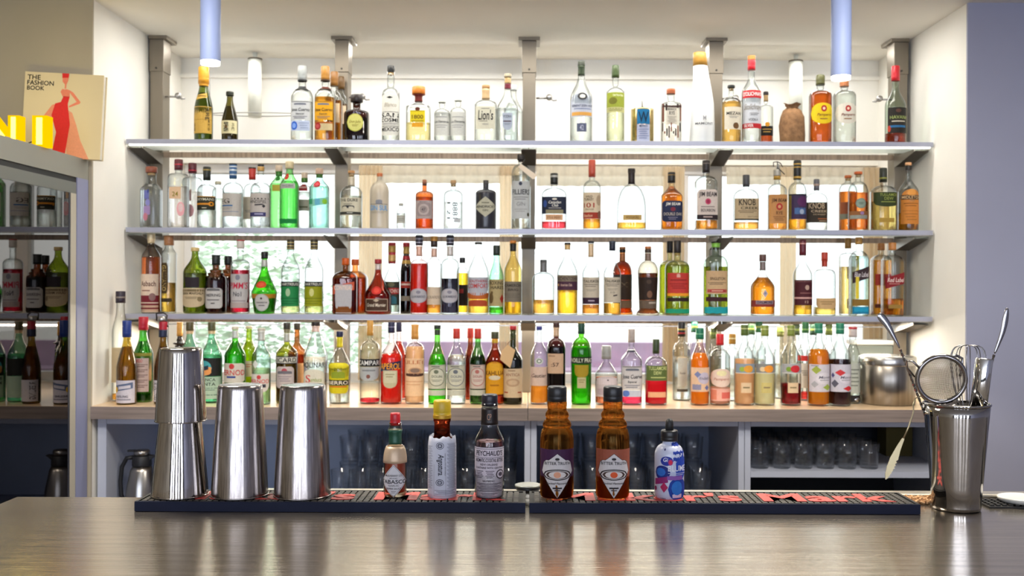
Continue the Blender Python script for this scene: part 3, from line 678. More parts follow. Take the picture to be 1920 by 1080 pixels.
B('T', 'tequila_bottle', 'amber tequila bottle with brown cap, second in the row of three behind the orange label', 627, 30, 135, 162, 172, 192, 13, 'r', CL, ('#d98a30', 190), '#8a5c20', [], [Lb(196, 232, .8, '#e6c9a0', 'R', [])], d=.072, n=3.2)
B('T', 'tequila_bottle', 'amber tequila bottle, rearmost of the row of three in front of the column', 640, 25, 144, 168, 178, 198, 11, 'r', CL, ('#e0a050', 196), '#6a4a1c', [], [Lb(200, 234, .8, '#ead2b0', 'R', [])], d=.150, Y=4.0)
B('T', 'reposado_bottle', 'squat dark brown bottle with round black stopper and oval yellow label', 669, 46, 178, 193, 207, 218, 15, 'q', '#3a1710', ('#5a2410', 222), '#2a2222', [], [Lb(216, 249, .66, '#b9b84c', 'E', [E(.04, .04, .96, .96, '#cfcc74'), T('Don Julio', .15, .38, .85, .56, '#8a7a2a', .2), fine(.62, .72, 2, '#8a7a2a', .3, .7)])], cw=23, cork='#2a2222', n=3.4, asp=.8)
B('T', 'mezcal_bottle', 'tall narrow clear bottle with big black SAN lettering and black-topped cork', 733, 33, 124, 137, 165, 181, 14, 'r', CL, ('#f3f6f2', 182), '#141414', [],
  [Lb(180, 256, .97, '#d8d6cc', 'C', [D(.35, .04, .65, .10, '#222222'), T('Blanco', .25, .2, .8, .30, '#a8a090', .3), R(.05, .42, .95, .43, '#222222'), T('SAN', .06, .45, .94, .56), T('COSME', .06, .58, .94, .67), Ln(.1, .70, .9, .74, 2, '#777777'), R(.05, .77, .95, .78, '#222222'), T('MEXICO', .08, .80, .94, .90)])], cork='#141414', cw=14)
B('T', 'tequila_bottle', 'stout clear tequila bottle with broad orange stopper, yellow 1800 label and pale liquid', 785, 46, 163, 178, 192, 201, 14, 'l', CL, ('#f6e7a8', 232), '#d07a26', [(178, 191, '#7a2418')],
  [Lb(210, 232, .60, '#d8c41c', 'R', [T('1800', .12, .38, .88, .72, '#5a3a10'), R(.04, .04, .96, .08, '#8a6a10'), Ln(.1, .86, .9, .94, 1, '#8a6a10')]), Lb(204, 211, .2, '#5a2a14', 'E', [], name='medallion'), Lb(233, 241, .45, '#d89a20', 'R', [], name='lower_label')], cork='#d07a26', cw=25, n=4, asp=.8)
for xx, yt_, tx in ((829, 190, 'front small rounded clear bottle with bare neck and silver label, beside the yellow-labelled tequila'), (859, 187, 'second small rounded clear bottle with bare neck and silver label, next to the cork-necked vodka')):
    B('T', 'spirit_bottle', tx, xx, 30, yt_, yt_+3, yt_+14, yt_+25, 12, 'r', CL, ('#f6f9f8', 212), '#b9bbb4', [], [Lb(212, 256, .95, '#c9c9c2', 'R', [Ln(.2, .2, .8, .24, 1, '#888888'), T('Los Danzantes', .12, .36, .9, .46, '#22242a'), Ln(.2, .55, .8, .68, 2, '#999999')])])
B('T', 'vodka_bottle', 'clear vodka bottle with tan cork-wrapped neck and cream blackletter label', 911, 42, 160, 167, 187, 200, 14, 'r', CL, ('#f5f8f4', 206), '#b58a5a', [(167, 187, '#c4a67c')],
  [Lb(203, 245, .85, '#cfccb8', 'R', [T("Lion's", .15, .15, .88, .6, '#15151a', .1), Ln(.3, .08, .7, .11, 1, '#555555'), Ln(.2, .64, .6, .67, 1, '#222222'), T('VODKA', .35, .75, .65, .82, '#777777')])], cork='#b58a5a', cw=15, n=3.5)
B('T', 'vodka_bottle', 'clear faceted bottle with cork and dark red neck ring, by the centre column', 952, 40, 139, 146, 168, 208, 12, 's', CL, ('#f2f6f8', 205), '#8a7858', [(147, 157, '#b79a6a'), (158, 167, '#6a1a2c')],
  [Lb(215, 247, .45, '#aab4c4', 'U', [T('VODKA', .08, .12, .92, .28, '#33363c'), R(.1, .45, .9, .52, '#4a3a40'), Ln(.15, .6, .85, .7, 2, '#666a74')])], cork='#a59a80', n=5)
B('T', 'vodka_bottle', 'clear faceted bottle standing behind the one with the dark red neck ring', 963, 34, 160, 170, 180, 212, 11, 's', CL, ('#f2f6f8', 210), '#c9cdcc', [], [], d=.09, n=5)
B('T', 'schnapps_bottle', 'tall clear sloping bottle with dark green neck and blue-grey label with round crest', 1090, 42, 115, 124, 142, 188, 12, 's', CL, ('#f3f7f6', 190), '#3a4034', [(124, 142, '#223018')],
  [Lb(178, 222, .93, '#b6bbc9', 'A', [E(.33, -.02, .72, .28, '#3a3a3c'), E(.42, .05, .64, .22, '#c9c9c2'), T('BERENTZEN HOF', .1, .48, .95, .58, '#2a3050'), Ln(.2, .64, .9, .7, 1, '#7a82a0'), R(.08, .80, .95, .95, '#d09a4a')]), Lb(234, 250, .42, '#5a6078', 'R', [T('42', .3, .2, .7, .8, '#b9bdd0')], name='lower_label')])
B('T', 'spirit_bottle', 'clear bottle with dark green cap, green-yellow label and pale straw liquid', 1154, 34, 123, 146, 164, 176, 12, 'r', CL, ('#eef0cc', 178), '#3a4c22', [],
  [Lb(176, 213, .95, '#8f9a34', 'R', [T('TATRATEA', .35, .10, .85, .2, '#e6e8c0', .2), E(.15, .25, .55, .6, '#6a6a22'), R(0, .74, 1, 1, '#b9b67c'), Ln(.1, .8, .9, .92, 2, '#6a6a3a')])])
# tin canister with pour spout
t = thing('tin_bottle', (PX(1203, 3.87), 3.87, 2.003), 'shiny cylindrical metal tin with blue square W label and thin steel pour spout', 'bottle', 'bottles on the top shelf')
GT = P('pale_gold_tin', '#c9b27c', .22, metal=1); r_ = 21.5*3.87/F
q = MB(); q.lathe([(r_*.97, 0), (r_, .003), (r_, .128), (r_*.97, .131), (r_*.9, .132), (r_*.86, .129)], GT, 36); q.build('can_body', t)
q = MB(); q.lathe([(.010, .13), (.012, .137), (.004, .141)], capm('#26282c'), 14); q.tube([(0, 0, .139), (-.001, 0, .158), (-.004, -.002, .176)], .0023, STEEL); q.build('pour_spout', t)
q = MB(); q.flat = True
def csurf(u, v, lay): a = (u-.5)*1.15; z = .125-.125*v; o = r_+.0004+.0003*lay; return (sin(a)*o, -cos(a)*o, z)
paint(q, csurf, [R(0, 0, 1, .45, '#176c9c'), T('W', .12, .08, .88, .40, '#0c2c44'), R(0, .46, 1, .98, '#aeb4cc'), T('MEXICO', .2, .48, .8, .54, '#30344a'), Ln(.1, .6, .9, .9, 5, '#7c84a8')]); q.build('label', t)
B('T', 'rye_bottle', 'small square clear bottle with copper cap and dark brown birch-streak print', 1258, 37, 167, 177, 192, 200, 14, 'q', CL, ('#f6f0ea', 200), '#a8582e', [],
  [Lb(197, 262, .97, None, 'R', [R(.02, .0, .14, .52, '#6a3a28'), R(.2, .0, .28, .2, '#2a1a18'), R(.86, .02, .97, .5, '#6a3a28'), R(.72, 0, .8, .12, '#2a1a18')]+[R(.04+i*.1, .55+.08*((i*3) % 4), .10+i*.1, .80+.06*((i*5) % 4), ['#3a2220', '#7a4a3a', '#20161a'][i % 3]) for i in range(9)]+[Sh('W', .05, .05, .96, .10, '#3a2220')], name='birch_print'),
   Lb(203, 236, .55, '#cfc8b8', 'R', [T('BRANCA', .12, .08, .88, .2), T('RYE', .25, .25, .75, .45), Ln(.1, .55, .9, .9, 5, '#8a8478')])], n=5, asp=.85)
# tusk-shaped bottle
t = thing('vodka_bottle', (PX(1315, 3.86), 3.86, 2.003), 'tall white tusk-shaped bottle leaning to a broad gold cap', 'bottle', 'bottles on the top shelf')
s_ = 3.86/F; q = MB(); vs_ = []; prof_ = [(0, 1315, 22.5), (.006, 1315, 23.5), (.08, 1316, 22.5), (.16, 1316.5, 20.5), (.22, 1315, 17.5), (.28, 1312.5, 14.5), (.315, 1311.5, 13.2)]
def ring(pr, mb, mat, zs=1.0):
    vv = []
    for z, c, r in pr:
        for k in range(28): a = 2*pi*k/28; vv.append(((c-1315)*s_+r*s_*sin(a), -r*s_*cos(a)*.9, z))
    n_ = 28; mb.add(vv, [(i*n_+k, i*n_+(k+1) % n_, (i+1)*n_+(k+1) % n_, (i+1)*n_+k) for i in range(len(pr)-1) for k in range(n_)]+[tuple(reversed(range(n_))), tuple((len(pr)-1)*n_+k for k in range(n_))], mat, True)
zt_ = PZ(99, 3.86, 1310)-2.003; zc_ = PZ(124, 3.86, 1310)-2.003
pf = [(z*zc_/.315, c, r) for z, c, r in prof_]
ring(pf, q, P('frosted_white_bottle', '#e9ebe9', .35, coat=.3)); q.build('frosted_body', t)
q = MB(); ring([(zc_, 1311.5, 13.6), (zt_-.004, 1310, 12.4), (zt_, 1310, 11.6)], q, capm('#b98a3e')); q.build('cap', t)
q = MB(); q.flat = True
def tsurf(u, v, lay): a = (u-.5)*1.8; z = .105-.05*v; return ((1)*s_+22.6*s_*sin(a)*1.01, -22.6*s_*cos(a)*.915-.0006-.0002*lay, z)
paint(q, tsurf, [T('MAMONT', .06, .6, .94, .78, '#55555a'), T('M', .44, .1, .58, .45, '#99999c')]); q.build('lettering', t)
B('T', 'rum_bottle', 'pale amber bottle with black cap and cream rum label, between tusk bottle and red-banded vodka', 1371, 37, 160, 166, 182, 197, 10, 'r', CL, ('#eebd62', 192), '#20231f', [],
  [Lb(203, 245, .84, '#d6cdb9', 'R', [T('MEZAN', .12, .22, .9, .36), Ln(.25, .42, .75, .5, 2, '#777777'), E(.45, .70, .78, .98, '#6a4a2a')], xo=.1)], cork='#20231f', cw=14)
B('T', 'vodka_bottle', 'tall clear vodka bottle with red and gold cap and red-banded silver label', 1409, 36, 105, 132, 145, 176, 12, 's', CL, ('#f5f8fa', 180), '#c01f2c', [(105, 113, '#b07a3a')],
  [Lb(172, 243, .95, '#c9ccd2', 'R', [R(0, 0, 1, .20, '#b8262c'), T('STOLICHNAYA', .04, .05, .96, .15, '#f1eeea'), T('Stolichnaya', .1, .36, .9, .56, '#8a8478', .5), Ln(.35, .6, .75, .66, 2, '#666666'), T('VODKA', .3, .74, .7, .81, '#555555'), R(0, .87, 1, 1, '#b8262c'), T('SILVER', .1, .89, .5, .97, '#f1eeea')])])
B('T', 'rum_bottle', 'small clear bottle with dark cork stopper and black lower label, behind the red-banded vodka', 1436, 27, 172, 178, 196, 205, 8, 'r', CL, ('#c0562a', 240), '#201c1a', [(179, 190, '#a08458')], [Lb(238, 256, .9, '#1c1a1a', 'R', [Ln(.2, .3, .8, .7, 2, '#c9a050')]), Lb(231, 239, .35, '#d8962a', 'E', [], name='medallion')], d=.095)
# jute sack
t = thing('jute_sack', (PX(1484, 3.87), 3.87, 2.003), 'brown jute sack gathered and tied at the neck', 'sack')
q = MB(); JU = P('jute_cloth', '#8f6a48', .95, noise=(60, .3), bump=(120, .8)); vs_ = []; pr_ = [(18, 0), (23, .004), (23.5, .03), (24, .07), (22, .105), (15, .128), (9, .138), (12, .148), (15, .153), (9, .150)]
for r, z in pr_:
    for k in range(36):
        a = 2*pi*k/36; f_ = 1+(.16*sin(7*a) if z > .12 else .03*sin(5*a+z*60))*(1 if z < .14 else .8); vs_.append((r*s_*f_*sin(a), -r*s_*f_*cos(a)*.85, z+(.004*sin(3*a) if z > .14 else 0)))
q.add(vs_, [(i*36+k, i*36+(k+1) % 36, (i+1)*36+(k+1) % 36, (i+1)*36+k) for i in range(len(pr_)-1) for k in range(36)]+[tuple(reversed(range(36)))], JU, True); q.build('cloth_bag', t)
q = MB(); q.tube([(9.6*s_*1.12*sin(2*pi*i/20), -9.6*s_*cos(2*pi*i/20)*1.0, .137) for i in range(20)], .0016, P('twine', '#6a4c30', .9), closed=True); q.build('tie_string', t)
for xx, yt_, yc_, lc, cc, lb, tx in ((1538, 141, 160, '#d8621a', '#5a5a34', '#e0c21c', 'orange-red rum bottle with olive cap and yellow oval label'), (1583, 152, 163, '#f2f5f0', '#b9764a', '#d9d3c4', 'clear rum bottle with copper cap and pale oval label under the pendant lamp')):
    B('T', 'rum_bottle', tx, xx, 40, yt_, yc_, 170, 182, 14, 'r', CL, (lc, 173), cc, [], [Lb(196, 235, .97, lb, 'E', [E(.42, .12, .64, .42, '#a82a2a'), E(.48, .2, .58, .34, '#e8c8b0'), T('Pampero', .28, .5, .8, .66, '#7a3a1c', .25), Ln(.38, .74, .66, .8, 1, '#8a5a30')])], n=3)
B('T', 'rum_bottle', 'pale green glass bottle with red cap and black label, last on the topmost shelf', 1679, 38, 124, 152, 166, 200, 13, 's', '#d6ecd8', ('#d8421c', 251), '#c8202c', [],
  [Lb(204, 252, .9, '#26221f', 'R', [E(.36, .06, .6, .2, '#5a3a30'), T('HAVANA', .12, .32, .95, .45, '#9aa860'), Ln(.2, .52, .8, .58, 1, '#c9c0b0'), R(.1, .70, .85, .78, '#2a6a9c'), E(.0, .7, .16, .95, '#b8402c')])])
# ------------------------------------------------------------ second shelf
B('U', 'gin_bottle', 'square clear bottle with brown stopper and violet floral print, first by the alcove wall', 284, 36, 313, 325, 340, 358, 18, 's', CL, ('#f0f2f6', 345), '#8a4a34', [],
  [Lb(355, 420, .6, None, 'R', [Sh('W', .2, .05, .6, .3, '#6a70b0'), E(.3, .3, .7, .5, '#8a8ac8'), Sh('W', .15, .5, .7, .75, '#a088b8'), E(.1, .7, .5, .92, '#c07a8a'), E(.45, .02, .6, .14, '#3a4a90')], name='floral_print')], cork='#8a4a34', n=4)
B('U', 'gin_bottle', 'clear square-shouldered bottle with dark red cap and small cream 24 label', 335, 36, 299, 319, 325, 338, 13, 'q', CL, ('#fbf3f2', 350), '#5c1a24', [(308, 310, '#c03040')],
  [Lb(352, 374, .60, '#d9b490', 'R', [R(.04, .04, .96, .96, '#e0bf9c'), T('24', .28, .4, .78, .8, '#8a7a20')], xo=-.05), Lb(380, 406, .4, '#e6a8ae', 'E', [E(.2, .1, .8, .7, '#e0c4c4')], xo=.55, name='etched_flower')], n=3.5)
B('U', 'gin_bottle', 'clear square-shouldered bottle with dark red cap, behind the one with the 24 label', 361, 34, 306, 325, 332, 344, 13, 'q', CL, ('#fbf3f2', 360), '#5c1a24', [(319, 321, '#c03040')],
  [Lb(357, 378, .2, '#c9a8a0', 'R', [R(.3, .1, .7, .9, '#b03040')]), Lb(384, 408, .5, '#e8b0b4', 'E', [], name='etched_flower')], n=3.5, d=.09)
B('U', 'gin_bottle', 'clear gin bottle with black cap and black label showing a golden key', 388, 35, 313, 338, 346, 358, 12, 'r', CL, ('#f6f6f2', 395), '#20241f', [(318, 320, '#b09a50')],
  [Lb(369, 395, .97, '#2a2c20', 'R', [R(0, 0, 1, .06, '#c08a2a'), T('OXYMANS', .08, .14, .92, .32, '#d6d2bc'), R(.04, .50, .72, .62, '#d9902a'), E(.66, .40, .92, .72, '#d9902a'), E(.74, .49, .84, .63, '#2a2c20'), R(.06, .60, .12, .70, '#d9902a'), Ln(.42, .82, .6, .88, 1, '#d6d2bc')])])
B('U', 'gin_bottle', 'slim clear bottle with pale top hidden behind the golden key bottle', 409, 22, 340, 346, 352, 362, 10, 'r', CL, ('#f4f5f0', 372), '#d9d2b8', [], [], d=.1)
B('U', 'gin_bottle', 'clear gin bottle with blue and white striped cap and grey label', 437, 38, 307, 335, 342, 358, 12, 'r', CL, ('#f4f7fa', 362), '#3f6a9c', [(312, 314, '#dfe6ea'), (318, 321, '#dfe6ea'), (327, 329, '#dfe6ea'), (307, 309.5, '#23272a')],
  [Lb(364, 407, .93, '#bdb8b0', 'R', [T('EG', .02, .22, .48, .44, '#2a2624'), R(.02, .5, .6, .56, '#3a6a9c'), Ln(.05, .62, .6, .7, 2, '#8a8680'), R(.0, .78, .85, .80, '#5a7aa0')])])
B('U', 'gin_bottle', 'clear bottle with bright red cap standing behind the boat-sketch gin', 473, 32, 314, 337, 344, 358, 11, 'r', CL, ('#f8f3ea', 370), '#c2382c', [(314, 316.5, '#2a2a2a')], [Lb(370, 412, .9, '#ddd2bc', 'R', [Ln(.2, .6, .8, .7, 2, '#8a8680')])], d=.1)
B('U', 'gin_bottle', 'clear gin bottle with black-topped cork, grey label with boat sketch and dark blue strip', 489, 38, 308, 313, 342, 358, 12, 'r', CL, ('#f4f5f6', 362), '#1c1c1e', [(313, 321, '#cfa15a')],
  [Lb(364, 408, .93, '#bfb8b2', 'R', [Ln(.05, .2, .95, .28, 1, '#4a4640'), T('WINDSPIEL', .05, .28, .85, .42, '#5a5650', .2), Sh('S', .35, .44, .7, .52, '#22222a'), D(.65, .46, .8, .62, '#22222a'), R(.03, .80, .82, .97, '#3a3a6a'), Ln(.35, .85, .7, .92, 1, '#b9b9d8')])], cork='#1c1c1e', cw=12)
B('U', 'gin_bottle', 'green ribbed gin bottle with pale cap, behind the tallest green ribbed one', 523, 34, 310, 322, 328, 350, 11, 's', '#a8e8a0', ('#c8f0c0', 345), '#d9c2a8', [(322, 330, '#3a7a2a')], [Lb(348, 360, .5, '#c9b84a', 'R', []), Lb(330, 340, .5, '#2a7a2a', 'E', [], name='seal')], d=.1, n=2.4)
rt = B('U', 'gin_bottle', 'tallest green ribbed gin bottle with cream cap, red wax seal and deep green base', 543, 35, 303, 317, 322, 350, 13, 's', '#8fe88a', ('#b8f4b0', 340), '#d8c9a0', [],
  [Lb(345, 355, .75, '#b9b9b4', 'R', [T('TANQUERAY', .1, .25, .9, .75, '#55555a')], name='small_label'), Lb(326, 338, .4, '#c42a24', 'E', [E(.2, .2, .8, .8, '#e05a4a')], xo=-.3, name='wax_seal'),
   Lb(357, 420, .97, None, 'R', [R(.02+i*.12, .0, .035+i*.12, .9, '#3aa84a') for i in range(9)]+[Sh('W', .08, .86, .92, 1, '#12803a')], name='rib_lines')], n=2.4)
B('U', 'gin_bottle', 'clear bottle with small red neck sticker and green-cream cap, behind the ribbed green bottle', 571, 26, 324, 342, 347, 356, 10, 'r', CL, ('#f6f8f6', 360), '#d9c2a8', [(334, 342, '#4a7a2a')], [Lb(346, 359, .6, '#a8262a', 'R', [R(.1, .4, .9, .6, '#d8a8a0')], name='sticker'), Lb(375, 396, .9, '#b9b8a4', 'R', [Ln(.2, .6, .8, .8, 1, '#6a6a50')])], d=.1)
B('U', 'gin_bottle', 'pale teal gin bottle with green-banded cream cap and round red wax seal', 599, 37, 316, 327, 333, 354, 12, 's', '#c4f0e4', ('#d6f6ee', 350), '#d9b9a0', [(327, 333, '#3a6a24')],
  [Lb(340, 353, .42, '#c4202a', 'E', [E(.25, .2, .75, .8, '#e0505a')], xo=-.1, name='wax_seal'), Lb(370, 390, .97, '#8ad0b8', 'S', [R(.02, .2, .3, .7, '#3aa070'), R(.4, .2, .6, .8, '#6ab8d0'), E(.68, .2, .9, .7, '#8ac83a')])], n=2.4)
B('U', 'gin_bottle', 'clear gin bottle with cork, printed neck paper and cream moustache label, by the column', 659, 41, 320, 327, 349, 366, 13, 'r', CL, ('#f6f6ea', 368), '#c9925a', [(332, 349, '#d8cdb4')],
  [Lb(372, 405, .93, '#cfc9b2', 'R', [T('THE DUKE', .08, .06, .82, .22), Ln(.25, .34, .6, .42, 2, '#3a3a3a'), Sh('A', .18, .44, .68, .60, '#20242c'), E(.2, .50, .4, .62, '#cfc9b2'), E(.46, .50, .66, .62, '#cfc9b2'), R(.0, .80, .98, .95, '#3a3a34'), Ln(.4, .84, .62, .90, 1, '#c9c9b9')])], cork='#c9925a', cw=13)
B('U', 'gin_bottle', 'frosted beige stoneware gin bottle with orange cork and sky blue lettering', 712, 36, 325, 333, 340, 366, 11, 'r', '!#c9bda8', None, '#d0703a', [],
  [Lb(374, 406, .9, None, 'R', [R(.02, .30, .98, .32, '#2a2c34'), Sh('A', .38, .05, .68, .3, '#8a8c94'), T('GIN SUL', .05, .38, .96, .68, '#5aa0d8'), Ln(.1, .74, .9, .84, 2, '#a09684')])], cork='#d0703a', cw=11)
B('U', 'miniature_bottle', 'tiny clear miniature bottle with grey label between the frosted and amber gin bottles', 752, 17, 381, 386, 391, 399, 7, 'r', CL, ('#f6f8f8', 400), '#b9b8b0', [], [Lb(404, 419, .93, '#b9b8ac', 'R', [Ln(.2, .4, .8, .7, 2, '#8a8a80')])])
B('U', 'gin_bottle', 'amber apothecary gin bottle with cork, steel neck ring and square grey-purple label', 796, 34, 337, 344, 358, 367, 9, 'r', '#c8662a', ('#e09a3a', 370), '#b9734a', [(345, 347, '#3a3634')],
  [Lb(377, 411, .88, '#a89a98', 'R', [R(.05, .05, .95, .95, '#b4a6a2'), Sh('C', .12, .12, .88, .88, '#9a8c8c'), E(.2, .2, .8, .8, '#b8aaa6'), E(.3, .3, .7, .7, '#9a8e8c'), T('47', .4, .42, .6, .58, '#5a5054'), T('MONKEY', .3, .06, .7, .11, '#4a4044')])], cork='#b9734a', cw=8)
B('U', 'gin_bottle', 'clear gin bottle with cork and large sideways black 12/1888 figures', 850, 36, 338, 346, 356, 368, 11, 'r', CL, ('#fafafa', 380), '#c9a070', [],
  [Lb(380, 412, .7, None, 'R', [V('8881', .5, .02, .85, .98, '#15171c'), V('1 21', .12, .02, .36, .98, '#15171c')], name='printed_figures'), Lb(410, 418, .35, '#b9bdc0', 'R', [], xo=.5, name='small_label')], cork='#c9a070', cw=11, n=2.6)
B('U', 'gin_bottle', 'black apothecary gin bottle with pale diamond label', 911, 39, 338, 346, 355, 364, 11, 'r', '!#20202a', None, '#4a4440', [],
  [Lb(370, 408, .96, '#b4b19c', 'D', [T("HENDRICK'S", .08, .43, .92, .55, '#3a3a34'), T('GIN', .4, .62, .6, .72, '#3a3a34'), Ln(.36, .28, .64, .34, 1, '#6a6a5a')])], cork='#4a4440', cw=10)
B('U', 'gin_bottle', 'tall clear swing-top gin bottle with grey label, in front of the centre column', 977, 36, 290, 300, 308, 328, 10, 'r', CL, ('#f2f5f6', 330), '#26201e', [(296, 304, '#26201e')],
  [Lb(341, 411, .90, '#b9bcbc', 'R', [E(.4, .02, .56, .12, '#3a4050'), T('FILLIERS', .05, .22, .95, .36, '#2a2a30'), Ln(.15, .42, .85, .5, 2, '#777777'), T('GIN', .3, .56, .7, .66, '#8a8a8a'), Ln(.2, .74, .8, .82, 2, '#999999'), E(.8, .84, .95, .94, '#3a3a2a')])], cw=14)
TG = thing('paper_tag', (PX(988, 3.80), 3.812, PZ(322, 3.81)), 'blank cream paper tag hanging tilted on the swing-top gin bottle', 'tag')
q = MB(); q.prism([(-.036, .018), (-.024, .030), (.036, -.012), (.028, -.026), (.020, -.028)], -.0006, .0006, P('tag_paper', '#e6d6c0', .8)); q.build('paper', TG); q = MB(); q.tube([(-.026, 0, .021), (-.024, .002, .034), (-.018, .018, .040)], .0008, P('twine', '#6a4c30', .9)); q.build('string', TG)
B('U', 'whisky_bottle', 'broad flask bottle with black cap, navy label and red liquid, beside the centre column', 1039, 47, 325, 346, 352, 368, 12, 'r', CL, ('#e8404a', 416), '#22241f', [(329, 333, '#b9b8b0')],
  [Lb(370, 402, .97, '#20263a', 'R', [E(.42, .08, .6, .2, '#d8d2c4'), T('Canadian', .3, .24, .74, .40, '#e6e2d8', .3), T('Club', .42, .42, .64, .58, '#e6e2d8', .3), Ln(.3, .64, .74, .7, 1, '#a8a49c'), E(.1, .2, .24, .62, '#2f4a8a'), R(.2, .76, .82, 1, '#8a8264')]), Lb(403, 414, .68, '#d8ac84', 'R', [T('RYE & SHERRY', .1, .25, .9, .75, '#8a5a34')], name='lower_label')], n=3, asp=.7)
B('U', 'bourbon_bottle', 'tall clear bourbon bottle with long orange-red cap and cream label with red 101', 1110, 34, 300, 332, 338, 356, 11, 'r', CL, ('#ef9a2a', 411), '#c0503a', [],
  [Lb(362, 411, .97, '#d3c2a6', 'R', [T('WILD', .2, .12, .5, .2, '#4a3a2c'), T('TURKEY', .12, .22, .55, .32, '#4a3a2c'), T('101', .1, .40, .58, .58, '#9c2a1c'), T('PROOF', .2, .62, .56, .68, '#6a5a4a'), R(0, .76, 1, 1, '#9a3424'), T('Bourbon', .1, .82, .5, .94, '#e0b090', .3), E(.66, .1, .94, .5, '#b09a80'), E(.72, .7, .95, 1, '#7a5040')])])
B('U', 'bourbon_bottle', 'domed clear bourbon decanter with dark stopper and gold strip label, nearly empty', 1184, 55, 316, 322, 345, 398, 12, 'r', CL, ('#f0b84a', 418), '#2c2320', [(322, 345, '#2c2320')],
  [Lb(404, 414, .62, '#c0a060', 'R', [T('WOODFORD', .15, .25, .85, .75, '#7a5a24')])], cw=14, n=2.6, asp=.75)
B('U', 'bourbon_bottle', 'amber faceted bourbon bottle with black cap and navy label', 1259, 40, 323, 343, 348, 370, 12, 's', '#f6ead0', ('#e8922a', 350), '#26221f', [(328, 329, '#b9924a')],
  [Lb(378, 417, .95, '#242a48', 'C', [T('JIM BEAM', .2, .08, .82, .26, '#e8e4da', .1), E(.40, .30, .62, .50, '#7a2a3a'), T('DOUBLE OAK', .12, .56, .9, .70, '#b9b0a4'), Ln(.3, .78, .7, .9, 2, '#8a849a')])], n=4)
B('U', 'bourbon_bottle', 'tall clear bourbon bottle with black cap and cream label with round rose emblem', 1324, 41, 301, 324, 330, 345, 12, 'r', CL, ('#ee9a3a', 414), '#241e1c', [(306, 308, '#6a625c')],
  [Lb(357, 413, .92, '#d4c6bc', 'C', [T('JIM BEAM', .1, .08, .92, .28, '#2a2226', .05), E(.38, .30, .64, .50, '#c04a6a'), E(.44, .34, .58, .46, '#9a2a4a'), Ln(.2, .56, .8, .6, 1, '#8a7a74'), T('BOURBON', .2, .64, .82, .74, '#3a3236'), R(0, .84, 1, 1, '#2a2024'), Ln(.3, .89, .7, .95, 1, '#b9a49c')])], n=4)
B('U', 'bourbon_bottle', 'wide flask bourbon bottle with grey cap and pale tan label with bold black lettering', 1399, 47, 328, 350, 354, 372, 11, 'r', CL, ('#f0a84a', 417), '#4a4a4e', [],
  [Lb(373, 414, .96, '#bfa985', 'R', [T('KNOB', .18, .03, .80, .32, '#1c1a18'), T('CREEK', .25, .38, .92, .50, '#1c1a18'), Ln(.15, .56, .85, .66, 2, '#5a4c38'), T('aged 9 years', .5, .80, .9, .86, '#6a5a44'), R(0, .93, 1, 1, '#1c1a18')])], n=3, asp=.6)
B('U', 'bourbon_bottle', 'amber bottle with wire-clip pourer and red-sealed tan label, next to the gold-banded bottle', 1457, 34, 318, 337, 345, 360, 11, 'r', CL, ('#e8963a', 366), '#c89a3a', [(318, 330, '#b9b4a8')],
  [Lb(366, 420, .93, '#c08a54', 'R', [T('JIM BEAM', .12, .14, .92, .30, '#4a2a1c', .1), E(.35, .3, .68, .54, '#b03030'), E(.43, .36, .6, .48, '#d8a070'), T('RYE', .35, .58, .68, .70, '#5a3420'), Ln(.2, .76, .8, .9, 3, '#7a5030')])], n=3.5)
q = MB(); X0, Z0_ = PX(1460, 3.86), PZ(310, 3.86)
for dd in ([(-.02, 0, -.006), (-.021, 0, .010), (-.006, 0, .012), (.006, 0, .006), (.014, 0, -.008)], [(-.006, 0, .012), (-.004, 0, -.012), (.008, 0, -.022), (.016, 0, -.030), (.022, 0, -.036)]): q.tube([(a, b-.012, c) for a, b, c in dd], .0019, P('clip_wire', '#4a4644', .3, metal=1))
q.lathe([(.006, -.018), (.007, -.01), (.005, .004)], STEEL, 12); tag(q.build('pourer_clip', loc=(X0-.004, 3.86, Z0_+.004)), 'dark wire pourer clip on the tan-labelled bourbon bottle', 'pourer')
B('U', 'whisky_bottle', 'tall bottle with black and gold banded cap, purple label and amber liquid', 1495, 34, 301, 337, 342, 362, 12, 'r', CL, ('#eea22a', 412), '#1c1a18', [(307, 309, '#c8a04a'), (313, 315, '#c8a04a'), (331, 335, '#c8a04a')],
  [Lb(365, 412, .97, '#3f3150', 'R', [R(0, 0, .16, 1, '#8a7a3a'), E(.4, .1, .9, .5, '#5a2a5a'), Sh('W', .3, .55, .8, .8, '#4a6a9a'), R(0, 0, 1, .05, '#2a2a2c'), E(.5, .6, .7, .8, '#a8b4c8')])])
B('U', 'bourbon_bottle', 'wide flask rye bottle with grey cap and dark brown label with pale bold lettering', 1531, 40, 336, 357, 361, 376, 9, 'r', CL, ('#f6f2ee', 380), '#6a6a70', [(345, 349, '#b9a090')],
  [Lb(380, 418, .97, '#3c3328', 'R', [T('KNOB', .1, .03, .80, .32, '#c9b090'), T('CREEK', .2, .38, .93, .50, '#c9b090'), T('RYE WHISKEY', .3, .56, .85, .64, '#b9a080'), R(.5, .78, .95, .84, '#9a5a34'), Ln(.55, .9, .9, .95, 1, '#a88a6a')])], d=.04, n=3, asp=.5)
B('U', 'whisky_bottle', 'amber bottle with orange stopper, standing behind the round green medallion bottle', 1590, 34, 329, 335, 342, 362, 11, 'r', CL, ('#dd7a2a', 360), '#c2652a', [], [Lb(380, 402, .9, '#a05a3a', 'R', []), Lb(402, 412, .97, '#8a8a78', 'R', [], name='lower_label')], cork='#c2652a', cw=13, d=.09)
